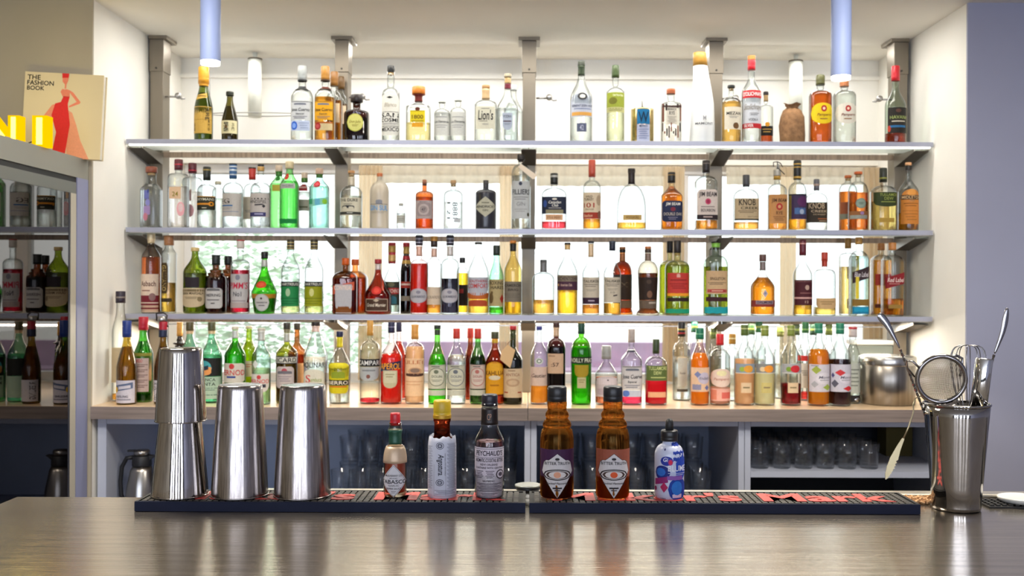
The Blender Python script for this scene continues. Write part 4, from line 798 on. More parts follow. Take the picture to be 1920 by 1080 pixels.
B('U', 'whisky_bottle', 'amber bottle with larger orange stopper and round grey-green medallion label', 1609, 37, 322, 328, 340, 364, 11, 'r', CL, ('#e07a2c', 362), '#c9622a', [],
  [Lb(373, 392, .52, '#76897c', 'E', [E(.1, .1, .9, .9, '#8a9c8e'), Ln(.25, .42, .75, .6, 2, '#3a4a40')]), Lb(397, 412, .95, '#8a5a34', 'R', [R(.02, .5, .8, .95, '#8f948c'), E(.46, .05, .62, .45, '#9a7aa8')], name='lower_label')], cork='#c9622a', cw=15)
B('U', 'whisky_bottle', 'pale gold whiskey bottle with dark green cap and dark green upper label', 1656, 44, 315, 342, 348, 362, 12, 'r', CL, ('#f6dc84', 378), '#262b1f', [(333, 336, '#8a8a3a')],
  [Lb(362, 389, .97, '#2f3a1c', 'U', [T('TULLAMORE', .25, .08, .95, .28, '#8f9a4a'), T('DEW', .4, .34, .72, .54, '#8f9a4a'), Ln(.3, .64, .8, .72, 1, '#8f9a4a')]), Lb(410, 418, .62, '#a8883a', 'R', [], name='lower_label')], n=3.2)
B('U', 'whisky_bottle', 'whiskey bottle with cork over black collar and arched orange label, last on the second shelf', 1703, 37, 305, 311, 334, 360, 11, 's', CL, ('#e8962a', 400), '#d9a870', [(311, 319, '#2a2420')],
  [Lb(356, 421, .9, '#cc8238', 'A', [E(.3, .0, .7, .2, '#e09a4a'), R(.02, .17, .98, .30, '#3a2a20'), T('MIDLETON', .06, .19, .96, .28, '#d8b080'), Ln(.15, .4, .85, .5, 2, '#8a5220'), R(.1, .62, .9, .63, '#8a5220'), Ln(.2, .7, .8, .9, 3, '#a86a2c')])], cork='#e0a878', cw=12)
# ------------------------------------------------------------ third shelf
B('V', 'brandy_bottle', 'tall rose-amber brandy bottle with cream foil neck and beige label, by the alcove wall', 283.5, 35, 448, 451, 456, 484, 12, 's', '#fbe9d8', ('#e08040', 482), '#c0402c', [(438, 456, '#ecd9b0')],
  [Lb(514, 585, .93, '#e2cdb8', 'R', [T('Asbach', .15, .18, .85, .32, '#5a2a20'), Ln(.2, .42, .6, .46, 1, '#8a5a4a'), R(0, .56, 1, .74, '#7a2430'), R(0, .77, 1, .82, '#7a2430'), R(0, .88, 1, .92, '#7a2430'), E(.55, .5, .85, .7, '#8a6a6a')])])
B('V', 'liqueur_bottle', 'slender fluted clear bottle with tan stopper, gold liquid and upright dark label', 317, 28, 442, 460, 464, 476, 15, 's', CL, ('#f0c050', 530), '#a8734a', [],
  [Lb(493, 550, .5, '#4a3a20', 'C', [V('GALLIANO', .2, .08, .8, .92, '#b9a060')], xo=-.35), Lb(559, 566, .8, '#3a2e1c', 'C', [], xo=-.2, name='lower_label')], taper=.95)
B('V', 'liqueur_bottle', 'olive green bottle with cream cap and wide cream lower label under a dark panel', 366, 43, 464, 471, 480, 512, 13, 's', '#7a8a1c', ('#a4a838', 512), '#e8cc8a', [],
  [Lb(540, 576, .97, '#c8b491', 'U', [Sh('A', .05, .06, .95, .18, '#7a6a4c'), T('GRAN MARSALA', .1, .2, .9, .34, '#4a3c28', .15), Ln(.25, .46, .75, .56, 2, '#6a5a40'), E(.68, .45, .85, .7, '#8a7a5a')]), Lb(520, 539, .6, '#2a2228', 'R', [], name='upper_label')])
B('V', 'liqueur_bottle', 'dark brown bottle with black cap and white arched cherry liqueur label', 405, 39, 479, 497, 505, 530, 13, 'r', '#6a3418', ('#5a2c14', 520), '#1f2322', [(478, 481, '#2c3130')],
  [Lb(540, 578, .8, '#b9b6b4', 'C', [R(.05, .05, .95, .96, '#c4c1be'), Sh('A', .15, .02, .85, .14, '#6a6a6c'), T('HEERING', .12, .28, .88, .42, '#2a2428'), Ln(.18, .56, .82, .62, 1, '#5a5458'), Ln(.4, .72, .6, .8, 1, '#5a5458')])], rings=[(508, 1.15), (514, 1.12)])
B('V', 'liqueur_bottle', 'dark brown bottle with black cap, standing behind the white cherry liqueur label', 428, 36, 480, 497, 505, 530, 12, 'r', '#6a3418', ('#5a2c14', 520), '#1f2322', [], [], d=.1, rings=[(508, 1.15)])
B('V', 'liqueur_bottle', 'clear bottle with red fruit cup, white label and red handwritten lettering', 451, 35, 450, 466, 486, 498, 12, 'r', CL, ('#c81e34', 506), '#e6ded4', [(450, 452, '#c02a2a')],
  [Lb(514, 577, .92, '#c2bfbe', 'U', [E(.38, .02, .6, .18, '#8a8a98'), T("PIMM'S", .04, .24, .96, .44, '#c2304a', .1), T('No1', .28, .52, .66, .66, '#3a3a44'), Ln(.15, .78, .85, .82, 1, '#9a8a90'), R(0, .84, 1, 1, '#b8a8a4')])])
B('V', 'liqueur_bottle', 'onion-shaped green bottle with black cap, red wax seal and round white label', 496, 48, 472, 485, 494, 548, 11, 'c', '#3fae1c', ('#5a8018', 552), '#1c1a1c', [(487, 500, '#c9ccc4')],
  [Lb(551, 583, .62, '#b9b5b4', 'E', [E(.05, .05, .95, .95, '#cac7c4'), E(.42, .2, .56, .32, '#4a3030'), T('DOM BENEDICTINE', .14, .46, .86, .54, '#4a4446'), Ln(.3, .64, .7, .72, 1, '#6a6466')]), Lb(527, 540, .55, '#cc4026', 'E', [E(.2, .2, .8, .8, '#dd5a3a')], xo=-.12, name='wax_seal'), Lb(551, 559, .97, '#b07a24', 'W', [], name='shoulder_band')], taper=.80)
for xx, c1, c2, tx in ((545, '#24864a', '#1a6a3a', 'clear herbal liqueur bottle with emerald green label'), (589, '#9aa01c', '#7a8414', 'clear herbal liqueur bottle with yellow-green label')):
    B('V', 'liqueur_bottle', tx, xx, 35, 449, 468, 474, 508, 12, 's', CL, ('#eef0a8' if xx < 570 else '#f2ee9a', 570), '#3a3424', [(454, 456, '#c8b478'), (460, 462, '#c8b478'), (465, 466.5, '#c8b478')],
      [Lb(528, 574, .95, c1, 'R', [R(0, 0, 1, .2, '#22282a'), T('CHARTREUSE', .04, .05, .96, .16, '#e0e0d4'), E(.38, .28, .58, .6, '#a8c8a0' if xx < 570 else '#d6d68a'), R(0, .66, 1, .7, c2), Ln(.1, .78, .9, .92, 2, c2)])])
for xx, dd, tx in ((648, 0, 'square amber-orange liqueur bottle with orange cap and slanted orange label'), (666, .095, 'square amber-orange liqueur bottle with orange cap, behind the one with slanted label')):
    B('V', 'liqueur_bottle', tx, xx, 46, 484+2*(dd > 0), 497, 508, 524, 12, 'r', '#c8783a', ('#b8622a', 520), '#e0641c', [], [Lb(533, 588, .66, '#b4b4b8', 'R', [R(.02, .02, .98, .98, '#bdbcc0')]), Lb(528, 552, .85, '#c4583c', 'S', [T('COINTREAU', .08, .30, .92, .66, '#f2d8c8', .1)], name='slanted_label')] if dd == 0 else [], n=5, d=dd, asp=.95)
B('V', 'liqueur_bottle', 'squat red-brown cognac liqueur bottle with red cap, wax seal and dark framed label', 709, 50, 486, 494, 506, 552, 11, 'c', '#a03018', ('#b84a20', 545), '#b0303a', [(495, 506, '#dccfc8')],
  [Lb(560, 583, .80, '#5a4438', 'R', [R(.0, .0, 1, .04, '#c8b8a0'), R(.0, .96, 1, 1, '#c8b8a0'), R(0, 0, .03, 1, '#c8b8a0'), R(.97, 0, 1, 1, '#c8b8a0'), R(.06, .1, .94, .9, '#4a3428'), T('Grand Marnier', .1, .36, .9, .64, '#e8dcc8', .1), D(.38, .02, .62, .26, '#c8b8a0')]), Lb(537, 552, .42, '#c02a24', 'E', [E(.2, .2, .8, .8, '#d8483a')], name='wax_seal')])
B('V', 'sambuca_bottle', 'clear bottle with red-gold foil neck and red-banded dark label, behind the cognac liqueur', 735, 30, 455, 494, 498, 528, 12, 's', CL, ('#b8c4b8', 528), '#b8303a', [(461, 473, '#c8a050'), (478, 490, '#d8b070')],
  [Lb(529, 572, .95, '#3c4038', 'R', [R(.02, .25, .98, .52, '#b02a2c'), T('MARASCHINO', .08, .30, .92, .47, '#f0dcd0', .1), Sh('A', .3, .6, .8, .95, '#3a7a90'), E(.3, .02, .7, .2, '#6a6a50')])], d=.095)
B('V', 'cherry_liqueur_bottle', 'dark cherry liqueur bottle with red and gold foil neck, behind the bright red bottle', 762, 22, 455, 463, 470, 512, 11, 's', '#2a2420', ('#1c1614', 500), '#c02a30', [(463, 476, '#c8a050'), (480, 487, '#b02a30'), (488, 495, '#c8a050')],
  [Lb(528, 540, .95, '#a83a30', 'R', [Ln(.1, .3, .9, .7, 1, '#e8d0c0')]), Lb(555, 564, .95, '#8a8474', 'R', [], name='lower_label')], d=.095)
for xx, w_, gl, lq, ly, lbc, tx in ((786, 34, '#fbe4e0', '%#e8321c', 494, '#aaa8b0', 'bright red aperitif bottle with patterned black cap and round pale label'), (844, 34, CL, '#26222e', 522, '#a8a8b4', 'clear bottle with near-black liqueur, patterned black cap and round pale label')):
    B('V', 'liqueur_bottle', tx, xx, w_, 441, 460, 486 if xx < 800 else 484, 500, 12, 'r', gl, (lq, ly), '#2c2a38', [(447, 449, '#a8a8b8'), (454, 456, '#a8a8b8'), (462, 480, '#e4b8a4' if xx < 800 else '#d8d2cc')],
      [Lb(541, 568, .92, lbc, 'E', [E(.04, .04, .96, .96, '#b8b6bc'), E(.4, .14, .62, .36, '#8a8896'), T('LUXARDO', .16, .48, .84, .64, '#2a2c44', .2)])])
B('V', 'liqueur_bottle', 'clear bottle with orange-topped cap, cream slanting-script label and orange liquid', 814, 27, 443, 463, 483, 500, 11, 'r', CL, ('#f29a3a', 570), '#3a2f2a', [(443, 452, '#c89040'), (466, 482, '#e0b8a4')],
  [Lb(538, 571, .97, '#d8c6ae', 'R', [T('LUXARDO', .1, .50, .9, .66, '#8a7a6a', .2)])])
B('V', 'liqueur_bottle', 'small bottle with black cap, golden liquid and black label, behind the near-black liqueur', 867, 22, 483, 493, 500, 516, 9, 'r', CL, ('#f0c030', 512), '#26282a', [], [Lb(534, 573, .95, '#3a2c24', 'R', [R(.1, .2, .6, .4, '#b03a34')])], d=.09)
B('V', 'liqueur_bottle', 'clear whiskey liqueur bottle with thin black cap, silver-blue label and golden liquid', 897, 40, 454, 458, 468, 515, 12, 's', CL, ('#f0c04a', 550), '#3a3a34', [],
  [Lb(520, 554, .92, '#b2b4be', 'U', [T('SOUTHERN', .1, .14, .9, .28, '#a83438'), T('COMFORT', .04, .34, .96, .60, '#b83a34')]), Lb(562, 574, .85, '#b04a2a', 'A', [], name='lower_label'), Lb(549, 561, .97, '#b8602a', 'U', [], name='middle_band')])
B('V', 'whisky_bottle', 'green glass bottle with black cap and kraft label of boxing hares', 931, 28, 460, 479, 484, 522, 11, 's', '#a8eac0', ('#7ad040', 576), '#1e2a24', [],
  [Lb(524, 574, .97, '#b3a274', 'R', [T('BOXING', .12, .06, .9, .20, '#2a2418'), T('HARES', .2, .24, .92, .36, '#2a2418'), E(.08, .5, .36, .9, '#6a5838'), E(.2, .44, .34, .56, '#6a5838'), D(.68, .55, .95, .9, '#a83428')])])
B('V', 'whisky_bottle', 'pale yellow glass bottle with orange cork and grey-brown label, by the centre column', 962, 33, 451, 457, 476, 508, 11, 's', '#f0dc88', ('#f0cc50', 565), '#e08a3a', [(457, 471, '#2a2422')],
  [Lb(528, 566, .97, '#7c7466', 'R', [T('CAMERON', .1, .12, .9, .26, '#3a342c', .1), T('BRIG', .28, .34, .74, .46, '#3a342c', .1), Ln(.15, .6, .85, .8, 3, '#6a6256')])], cork='#e08a3a', cw=12)
B('V', 'whisky_bottle', 'short clear bottle with grey stopper, embossed glass and shallow amber, beside the centre column', 1019, 42, 487, 492, 510, 526, 12, 'r', CL, ('#f0b04a', 562), '#5a5a5a', [(492, 510, '#7c7c7c')], [Lb(540, 555, .6, None, 'R', [T('OLD', .3, .0, .7, .4, '#c4c6c6'), T('RESERVE', .1, .5, .9, .9, '#c4c6c6')], name='embossing')], cw=13)
B('V', 'whisky_bottle', 'yellow whisky bottle with dark topped cork and purple and brown banner label', 1064, 39, 455, 459, 472, 514, 10, 's', CL, ('#f2b82a', 543), '#2a2620', [(459, 468, '#d8b47a')],
  [Lb(516, 544, .97, '#4a2c40', 'R', [R(0, 0, 1, .42, '#8a7e6a'), T('AUCHENTOSHAN', .04, .1, .96, .36, '#3a2a38'), E(.06, .56, .16, .74, '#d8a870'), T('American Oak', .22, .56, .66, .74, '#d8b8a8')])])
for xx, yl1, lq, dk, dd, tx in ((1108, 570, '#e8923a', True, 0, 'whisky bottle with cream label ending in a dark purple strip'), (1148, 567, '#eaa83a', False, 0, 'whisky bottle with dark blue capsule and plain cream label')):
    B('V', 'whisky_bottle', tx, xx, 33, 452, 456 if dk else 470, 484, 514, 10, 's', CL, (lq, yl1+1), '#2a2a30' if dk else '#22263a', [(457, 482, '#dcc09a')] if dk else [(452, 456, '#4a4e5a')],
      [Lb(520, yl1, .93, '#cabfab', 'R', [T('TALISKER', .08, .10, .92, .2, '#3a3630'), Ln(.15, .26, .85, .36, 2, '#6a645a'), Ln(.25, .45, .75, .52, 2, '#8a8478')]+([R(0, .76, 1, 1, '#3a2438'), Ln(.35, .85, .65, .92, 1, '#b9a8b8')] if dk else [Sh('S', .52, .68, .72, .76, '#3a3034'), T('10', .4, .56, .6, .64, '#8a8478')]))])
B('V', 'whisky_bottle', 'amber-brown flared bottle with orange top, behind the dark blue capsule whisky', 1167, 36, 463, 468, 490, 515, 11, 'r', '#d8843a', ('#b8581c', 490), '#c07a48', [(468, 474, '#2c2018'), (475, 490, '#a8683a')], [Lb(515, 562, .97, '#3a2c22', 'R', [T('IX', .3, .3, .7, .5, '#6a5844')]), Lb(563, 577, .97, '#7a6048', 'R', [], name='lower_label')], d=.105, cork='#c88450', cw=12, foot=1.12)
B('V', 'whisky_bottle', 'flared dark brown whisky bottle with orange top, standing clear of the others', 1215, 38, 462, 468, 489, 512, 12, 'r', '#d8cbb4', ('#8a4a20', 512), '#c87a44', [(468, 474, '#4a3a30'), (475, 489, '#8a7466')],
  [Lb(520, 562, .97, '#2e221c', 'R', [E(.42, .6, .64, .92, '#7a5844'), E(.4, .1, .6, .3, '#4a3a30')]), Lb(563, 578, .97, '#6a5a4c', 'R', [Ln(.5, .2, .85, .5, 1, '#b9ac9c')], name='lower_label')], cork='#c87a44', cw=12, foot=1.14, taper=.86)
B('V', 'whisky_bottle', 'broad yellow-green whisky bottle with turned black stopper and red label', 1270, 46, 451, 475, 488, 504, 14, 'r', '#e4f2c4', ('#c8c83a', 496), '#2a2320', [],
  [Lb(512, 553, .85, '#c23c34', 'R', [Sh('A', .42, .04, .58, .2, '#e8b0a0'), Ln(.15, .3, .85, .36, 1, '#7a1c1c'), Ln(.1, .48, .9, .72, 3, '#8a2222'), Sh('W', 0, .92, 1, 1.05, '#f0a02a')]), Lb(558, 565, .85, '#2c1c1c', 'R', [], name='lower_label'), Lb(578, 588, .97, None, 'R', [Sh('W', .03, .1, .97, .9, '#1f9a74')], name='tinted_base')], cork='#2a2320', cw=14, n=2.6, asp=.75)
B('V', 'whisky_bottle', 'black turned stopper whisky bottle standing behind the red label one', 1256, 40, 452, 474, 488, 504, 10, 'r', '#e4f2c4', ('#c8c83a', 496), '#2a2320', [], [], d=.095, asp=.7)
B('V', 'whisky_bottle', 'broad green and teal whisky bottle with black stopper and cream label with red strip', 1342, 46, 453, 456, 478, 500, 15, 'r', '#dcf2dc', ('#d8d83a', 500), '#2c2622', [(456, 464, '#8ac850')],
  [Lb(508, 551, .85, '#cfae84', 'R', [T('SINGLETON', .18, .28, .86, .40, '#4a3828', .1), Ln(.1, .50, .9, .60, 2, '#5a4838'), R(.06, .80, .96, .94, '#b0343a'), Ln(.25, .85, .75, .9, 1, '#e8c0a8')]), Lb(557, 565, .85, '#3c1c24', 'R', [], name='lower_label'), Lb(574, 588, .97, None, 'R', [Sh('W', .03, .1, .97, .95, '#1fa0a8')], name='tinted_base')], n=2.6, asp=.75)
B('V', 'whisky_bottle', 'amber bell-shouldered whisky bottle with brown cap, silver stag emblem and maroon band', 1430, 45, 477, 490, 508, 540, 11, 's', CL, ('#e88a1c', 520), '#6a4a44', [(491, 507, '#8a7c78')],
  [Lb(543, 558, .2, '#b9b4c4', 'D', [E(.3, .3, .7, .6, '#8a88a0')], name='stag_emblem'), Lb(563, 575, .97, '#8a3430', 'R', [R(.2, .0, .8, .6, '#9a8490'), T('DALMORE', .26, .1, .74, .5, '#3a2430')])])
B('V', 'whisky_bottle', 'clear whisky bottle with maroon capsule and tall maroon label', 1505, 35, 449, 479, 486, 516, 11, 's', CL, ('#f0b43a', 572), '#6e2434', [(456, 458, '#e8b0a8')],
  [Lb(525, 572, .94, '#4e2028', 'R', [E(.5, .20, .7, .4, '#c8a898'), Ln(.1, .05, .9, .09, 1, '#8a6060'), Ln(.3, .5, .85, .56, 1, '#8a5a5a'), R(0, .68, 1, .75, '#d8a8a0'), T('12', .5, .82, .66, .92, '#c8a898')])])
B('V', 'bourbon_bottle', 'clear square bottle dipped in dripping red wax with tan label', 1546, 38, 473, 488, 504, 520, 10, 'q', CL, ('#f4cc6a', 576), '#c2402c', [(488, 500, '#b8402c')], [Lb(559, 579, .95, '#cfab7a', 'U', [Ln(.2, .3, .8, .6, 2, '#9a7a4a')])], n=3.5)
B('V', 'blended_whisky_bottle', 'square bottle with gold cap and black vertical strip, behind the black slanted label', 1590, 30, 446, 466, 474, 484, 10, 'q', CL, ('#f0cc7a', 500), '#b0823c', [], [Lb(500, 523, .4, '#2c2c34', 'R', []), Lb(560, 578, .4, '#2c2c34', 'R', [], name='lower_label')], d=.1, n=5)
B('V', 'blended_whisky_bottle', 'square clear bottle with gold cap, black slanted label and bright blue base', 1610, 33, 445, 458, 470, 490, 11, 'r', CL, ('#d8f2f4', 480), '#b98a44', [],
  [Lb(499, 532, .93, '#3c2c30', 'S', [T('Blue Label', .12, .34, .92, .62, '#d8d0d4', .2)]), Lb(561, 573, .93, '#8a6a2c', 'R', [], name='middle_band'), Lb(575, 588, .93, '#1878a0', 'R', [Sh('W', .1, .1, .9, .7, '#1e9ac0')], name='tinted_base'), Lb(480, 560, .3, None, 'R', [R(.2, 0, .8, 1, '#e8d040')], xo=-.45, name='yellow_stripe')], n=5)
B('V', 'blended_whisky_bottle', 'square amber bottle with gold cap, behind the red slanted label', 1652, 34, 456, 469, 478, 490, 11, 'r', CL, ('#f0a83a', 488), '#d08a4a', [], [Lb(514, 535, .9, '#b03a2c', 'R', []), Lb(570, 577, .9, '#5a2a1c', 'R', [], name='lower_label')], n=5, d=.09)
B('V', 'blended_whisky_bottle', 'square amber bottle with gold cap and red slanted label, last on the third shelf', 1673, 37, 455, 469, 478, 492, 12, 'r', CL, ('#f0a02a', 560), '#d08a4a', [],
  [Lb(510, 542, .95, '#8a2028', 'S', [T('Red Label', .12, .34, .92, .60, '#ecd4cc', .2), Ln(.2, .68, .7, .72, 1, '#d8a8a0')]), Lb(571, 578, .7, '#9a7a3c', 'R', [], name='lower_label')], n=5)
# ------------------------------------------------------------ bottles on the back counter
B('K', 'spirit_bottle', 'tall slim clear bottle with dark purple cap and beige card label, by the alcove wall', 226, 30, 546, 568, 580, 625, 15, 's', CL, ('#f4b040', 738), '#2a2030', [(556, 559, '#8a8078')], [Lb(651, 716, .9, '#c8b490', 'R', [V('GIN', .6, .3, .85, .7, '#4a4030')])], d=.02, Y=3.69)
B('K', 'wine_bottle', 'slender olive riesling bottle with royal blue cap and white label', 238, 37, 601, 632, 640, 688, 14, 'w', '#b89a30', ('#c4a038', 650), '#1f3a86', [],
  [Lb(712, 754, .94, '#c9c6d2', 'R', [Sh('S', .12, .08, .9, .5, '#5a6888'), E(.04, .28, .26, .55, '#e0b83a'), Sh('S', .3, .2, .8, .4, '#c9c6d2'), T('RIESLING', .2, .66, .7, .76, '#4a4a5a'), Ln(.2, .82, .8, .9, 1, '#8a8a9a')])], Y=3.585)
B('K', 'liqueur_bottle', 'green bottle with red cap, straw-wrapped base and tall printed label', 269, 35, 594, 619, 628, 662, 15, 'c', '#48b83a', ('#58a83a', 640), '#c02034', [], [Lb(661, 757, .97, '#b98e5e', 'R', [R(0, 0, 1, .06, '#8f8a3a'), R(.10, .1, .85, .75, '#c4aca4'), T('LUXARDO', .14, .12, .6, .18, '#c8342c')]+[Ln(.14, .22+.1*i, .8, .27+.1*i, 2, '#5a4038') for i in range(5)], name='straw_wrap')], Y=3.66)
B('K', 'wine_bottle', 'slender dark bottle with red capsule, chrome stopper clip and white label', 306, 33, 603, 632, 640, 690, 13, 'w', '#a07a28', ('#a0782a', 650), '#b01c30', [(618, 632, '#2a2f4a')], [Lb(712, 752, .94, '#cac6cc', 'R', [V('RIESLING', .12, .1, .4, .9, '#4a4a4a')])], Y=3.60)
q = MB(); q.tube([(-.018, 0, -.012), (-.020, 0, .014), (.006, 0, .017), (.018, 0, .008), (.014, 0, -.022), (.022, 0, -.034)], .003, P('clip_wire', '#4a4644', .3, metal=1)); q.lathe([(.014, -.014), (.016, -.008), (.014, .004)], STEEL, 16)
tag(q.build('stopper_clip', loc=(PX(304, 3.6), 3.6, PZ(598, 3.6))), 'chrome clip stopper on the slender red-capsule wine bottle', 'stopper')
B('K', 'liqueur_bottle', 'thin dark liqueur bottle with gold cap and knobbed neck, behind the steel cup stack', 337, 22, 604, 630, 634, 700, 9, 'r', '#2c201c', ('#1a1210', 650), '#d8a04a', [], [], d=.16, rings=[(644, 1.7)])
B('K', 'liqueur_bottle', 'pale sea-green bottle with olive cap, half hidden behind the steel cup stack', 356, 40, 604, 620, 628, 672, 12, 's', '#9ce0bc', ('#8ad0ac', 665), '#5a5232', [(620, 626, '#e8c89a')], [Lb(672, 704, .9, '#20221f', 'R', []), Lb(705, 745, .9, '#a8c0aa', 'R', [], name='lower_label')], d=.02)
B('K', 'liqueur_bottle', 'pale sea-green mint liqueur bottle with dark upper label and round colourful emblem', 397, 39, 604, 620, 628, 672, 12, 's', '#9ce0bc', ('#8ad0ac', 665), '#5a5a3a', [(620, 626, '#e0c89a')],
  [Lb(670, 704, .97, '#1e1f1e', 'R', [E(.05, .15, .62, .98, '#4aa0a8'), Sh('U', .08, .5, .6, .95, '#e09a5a'), Sh('S', .2, .4, .5, .75, '#2a3a4a')]), Lb(705, 746, .97, '#a9c2ac', 'R', [T('BRANCA', .08, .06, .75, .2, '#1c2420'), T('MENTA', .08, .26, .75, .40, '#1c2420'), fine(.5, .62, 2, '#5a7a64'), fine(.8, .86, 1, '#5a7a64')], name='lower_label')], Y=3.65)
B('K', 'liqueur_bottle', 'bright green pastis bottle with pale cap and white label with red lettering', 441, 39, 612, 618, 634, 668, 11, 's', '#5cc83a', ('#62c83c', 640), '#d8d0bc', [(619, 634, '#ccd2cc')],
  [Lb(680, 716, .97, '#cac6ba', 'C', [E(.38, .02, .58, .3, '#c04040'), T('PERNOD', .02, .34, .98, .62, '#c2403c', .0), R(.28, .66, .62, .76, '#3a4a8a')]), Lb(728, 736, .55, '#22302a', 'R', [], name='lower_label')])
B('K', 'liqueur_bottle', 'yellow-green bottle standing behind the two pastis bottles', 467, 28, 611, 616, 632, 660, 11, 's', '#c4d83a', ('#b8cc30', 640), '#d8d0b0', [], [Lb(676, 705, .9, '#c4c4a0', 'R', [Ln(.2, .2, .8, .4, 2, '#b05a4a')])], d=.12)
B('K', 'liqueur_bottle', 'pale aqua pastis bottle with red lettered white lower label, behind the middle steel cup', 490, 35, 615, 620, 640, 672, 12, 's', '#cce8dc', ('#d8ecc0', 690), '#c0bcb0', [(620, 639, '#c0c2bc')], [Lb(700, 735, .92, '#cfcac2', 'U', [E(.4, .06, .6, .28, '#c04040'), T('PERNOD', .02, .28, .98, .5, '#c8504c'), R(.12, .55, .82, .72, '#3a3a44')]), Lb(674, 690, .35, '#d8dcd6', 'D', [], xo=-.4, name='shoulder_label')], Y=3.60)
B('K', 'liqueur_bottle', 'dark olive pastis bottle with black and white name band and wire pourer', 538, 40, 605, 617, 642, 662, 11, 's', '#a8a82c', ('#7a5a1a', 680), '#3a3830', [(617, 623, '#8a8468'), (624, 641, '#b9bab0')],
  [Lb(667, 681, .96, '#c9c8bc', 'R', [R(0, 0, 1, .12, '#26282a'), R(0, .88, 1, 1, '#26282a'), T('RICARD', .04, .2, .96, .8, '#1c1c20')]), Lb(686, 726, .80, '#bab0ae', 'C', [E(.35, .08, .65, .35, '#a84a54'), Sh('A', .12, .2, .88, .34, '#6a6870'), fine(.45, .7, 3, '#8a8088')], name='lower_label')])
B('K', 'liqueur_bottle', 'amber-brown bottle with wire clip, tucked behind the black and white banded pastis', 557, 34, 606, 618, 640, 662, 10, 's', '#c8702c', ('#b8602a', 665), '#4a4438', [], [Lb(680, 730, .9, '#d8a878', 'R', [])], d=.12)
B('K', 'sambuca_bottle', 'clear square-shouldered sambuca bottle with black cap and cream arched label', 592, 42, 603, 611, 622, 664, 14, 'l', CL, ('#f6f8f6', 668), '#2c2624', [(611, 622, '#e4c8bc')],
  [Lb(676, 690, .95, None, 'R', [T('MOLINARI', .0, .15, 1, .85, '#24241f')], name='printed_name'), Lb(691, 732, .92, '#d2cfbe', 'A', [T('S', .18, .25, .38, .6, '#c4303c'), T('ambuca', .38, .38, .84, .56, '#8a9a50', .3), Ln(.4, .68, .7, .8, 2, '#a89a50')], name='label')], n=3)
B('K', 'lemon_liqueur_bottle', 'clear waisted bottle with navy cap, yellow neck paper and rounded yellow label', 637, 42, 621, 631, 652, 684, 11, 'l', CL, ('#f6f6ee', 690), '#24284a', [(632, 651, '#e0d02a')],
  [Lb(679, 736, .90, '#cbbf1c', 'C', [E(.0, .0, 1, .2, '#d8cc2a'), T('ZOT', .34, .16, .68, .26, '#5a6a1c'), Sh('A', .22, .28, .8, .5, '#8a9a2c'), R(0, .56, 1, .74, '#2a2620'), T('BERRO', .06, .59, .94, .71, '#e8e2cc'), R(.1, .76, .9, .80, '#c8602a')])], taper=.9)
B('K', 'bitter_bottle', 'clear bitter bottle with gold cap, black name band and shallow red base', 694, 38, 601, 629, 638, 662, 10, 'r', CL, ('#e83048', 747), '#d8a04a', [],
  [Lb(672, 686, .97, '#1f2024', 'R', [R(0, .08, 1, .92, '#202226'), T('CAMPARI', .02, .2, .98, .82, '#d8dada')]), Lb(687, 712, .9, '#a9aeb2', 'U', [Ln(.2, .2, .8, .35, 1, '#7a7e84'), E(.4, .55, .58, .85, '#7a5048')], name='lower_label')])
B('K', 'aperitif_bottle', 'bright orange-red aperitif bottle with navy cap and slanted navy label', 734, 40, 604, 624, 634, 672, 11, 's', '#f6e0dc', ('%#f04434', 664), '#26284a', [(612, 614, '#8a88a0')],
  [Lb(675, 696, .93, '#272c50', 'S', [T('APEROL', .06, .22, .94, .76, '#e8a028', .1)]), Lb(693, 726, .66, '#b9b494', 'U', [R(.1, .05, .9, .7, '#c8c4a8'), Ln(.2, .2, .8, .4, 2, '#8a8460')], name='lower_label')], n=2.5)
B('K', 'aperitif_bottle', 'orange-red aperitif bottle with navy cap, standing behind the slanted navy label', 748, 30, 604, 622, 632, 672, 9, 's', '#f6e0dc', ('#ec4a30', 640), '#26284a', [], [], d=.13)
B('K', 'wine_aperitif_bottle', 'pale peach aperitif bottle with orange capsule and peach label', 778, 36, 608, 636, 642, 660, 12, 'r', '#fbeee0', ('%#f8dcb8', 650), '#e0a050', [],
  [Lb(671, 741, .96, '#e6c29a', 'R', [T('LILLET', .04, .05, .98, .15, '#c07048'), E(.25, .24, .85, .44, '#c89a74'), Sh('U', .12, .40, .95, .48, '#4a3028'), E(.35, .26, .75, .38, '#8a7264'), Ln(.1, .6, .9, .72, 2, '#d8a880')])])
for xx, gl, lq, cpc, ik, dd, ww, tx in ((820, '#78e048', '#80dc50', '#26302a', '#6a7260', 0, 34, 'bright green vermouth bottle with black cap and cream scrolled label'), (856, CL, '#f2f5f2', '#cc4034', '#6a707a', 0, 35, 'clear vermouth bottle with red cap and cream scrolled label'), (896, '#6ec858', '#4a5c2c', '#cc4034', '#b06a64', .0, 30, 'green vermouth bottle with red cap and pink scrolled label')):
    B('K', 'vermouth_bottle', tx, xx, ww, 610 if xx < 830 else 616, 617 if xx < 830 else 635, 640, 684 if xx < 830 else 680, 11, 's', gl, (lq, 665), cpc, [(618, 628, '#3a4a34')] if xx < 830 else [],
      [Lb(683, 729, .93, '#bfc0ae' if xx != 896 else '#c6b8ae', 'R', [R(.02, .02, .98, .03, ik), Ln(.25, .06, .65, .1, 1, '#26282a'), E(.06, .12, .94, .86, ik), E(.10, .15, .90, .83, '#c9cab8' if xx != 896 else '#cfc2b8'), E(.38, .2, .6, .36, ik), T('DOLIN', .28, .42, .74, .52, ik), Ln(.25, .6, .75, .68, 2, ik), R(0, .97, 1, 1, '#3a4434')]), Lb(730, 740, .93, '#bfc2b4', 'R', [], name='lower_label')], d=dd)
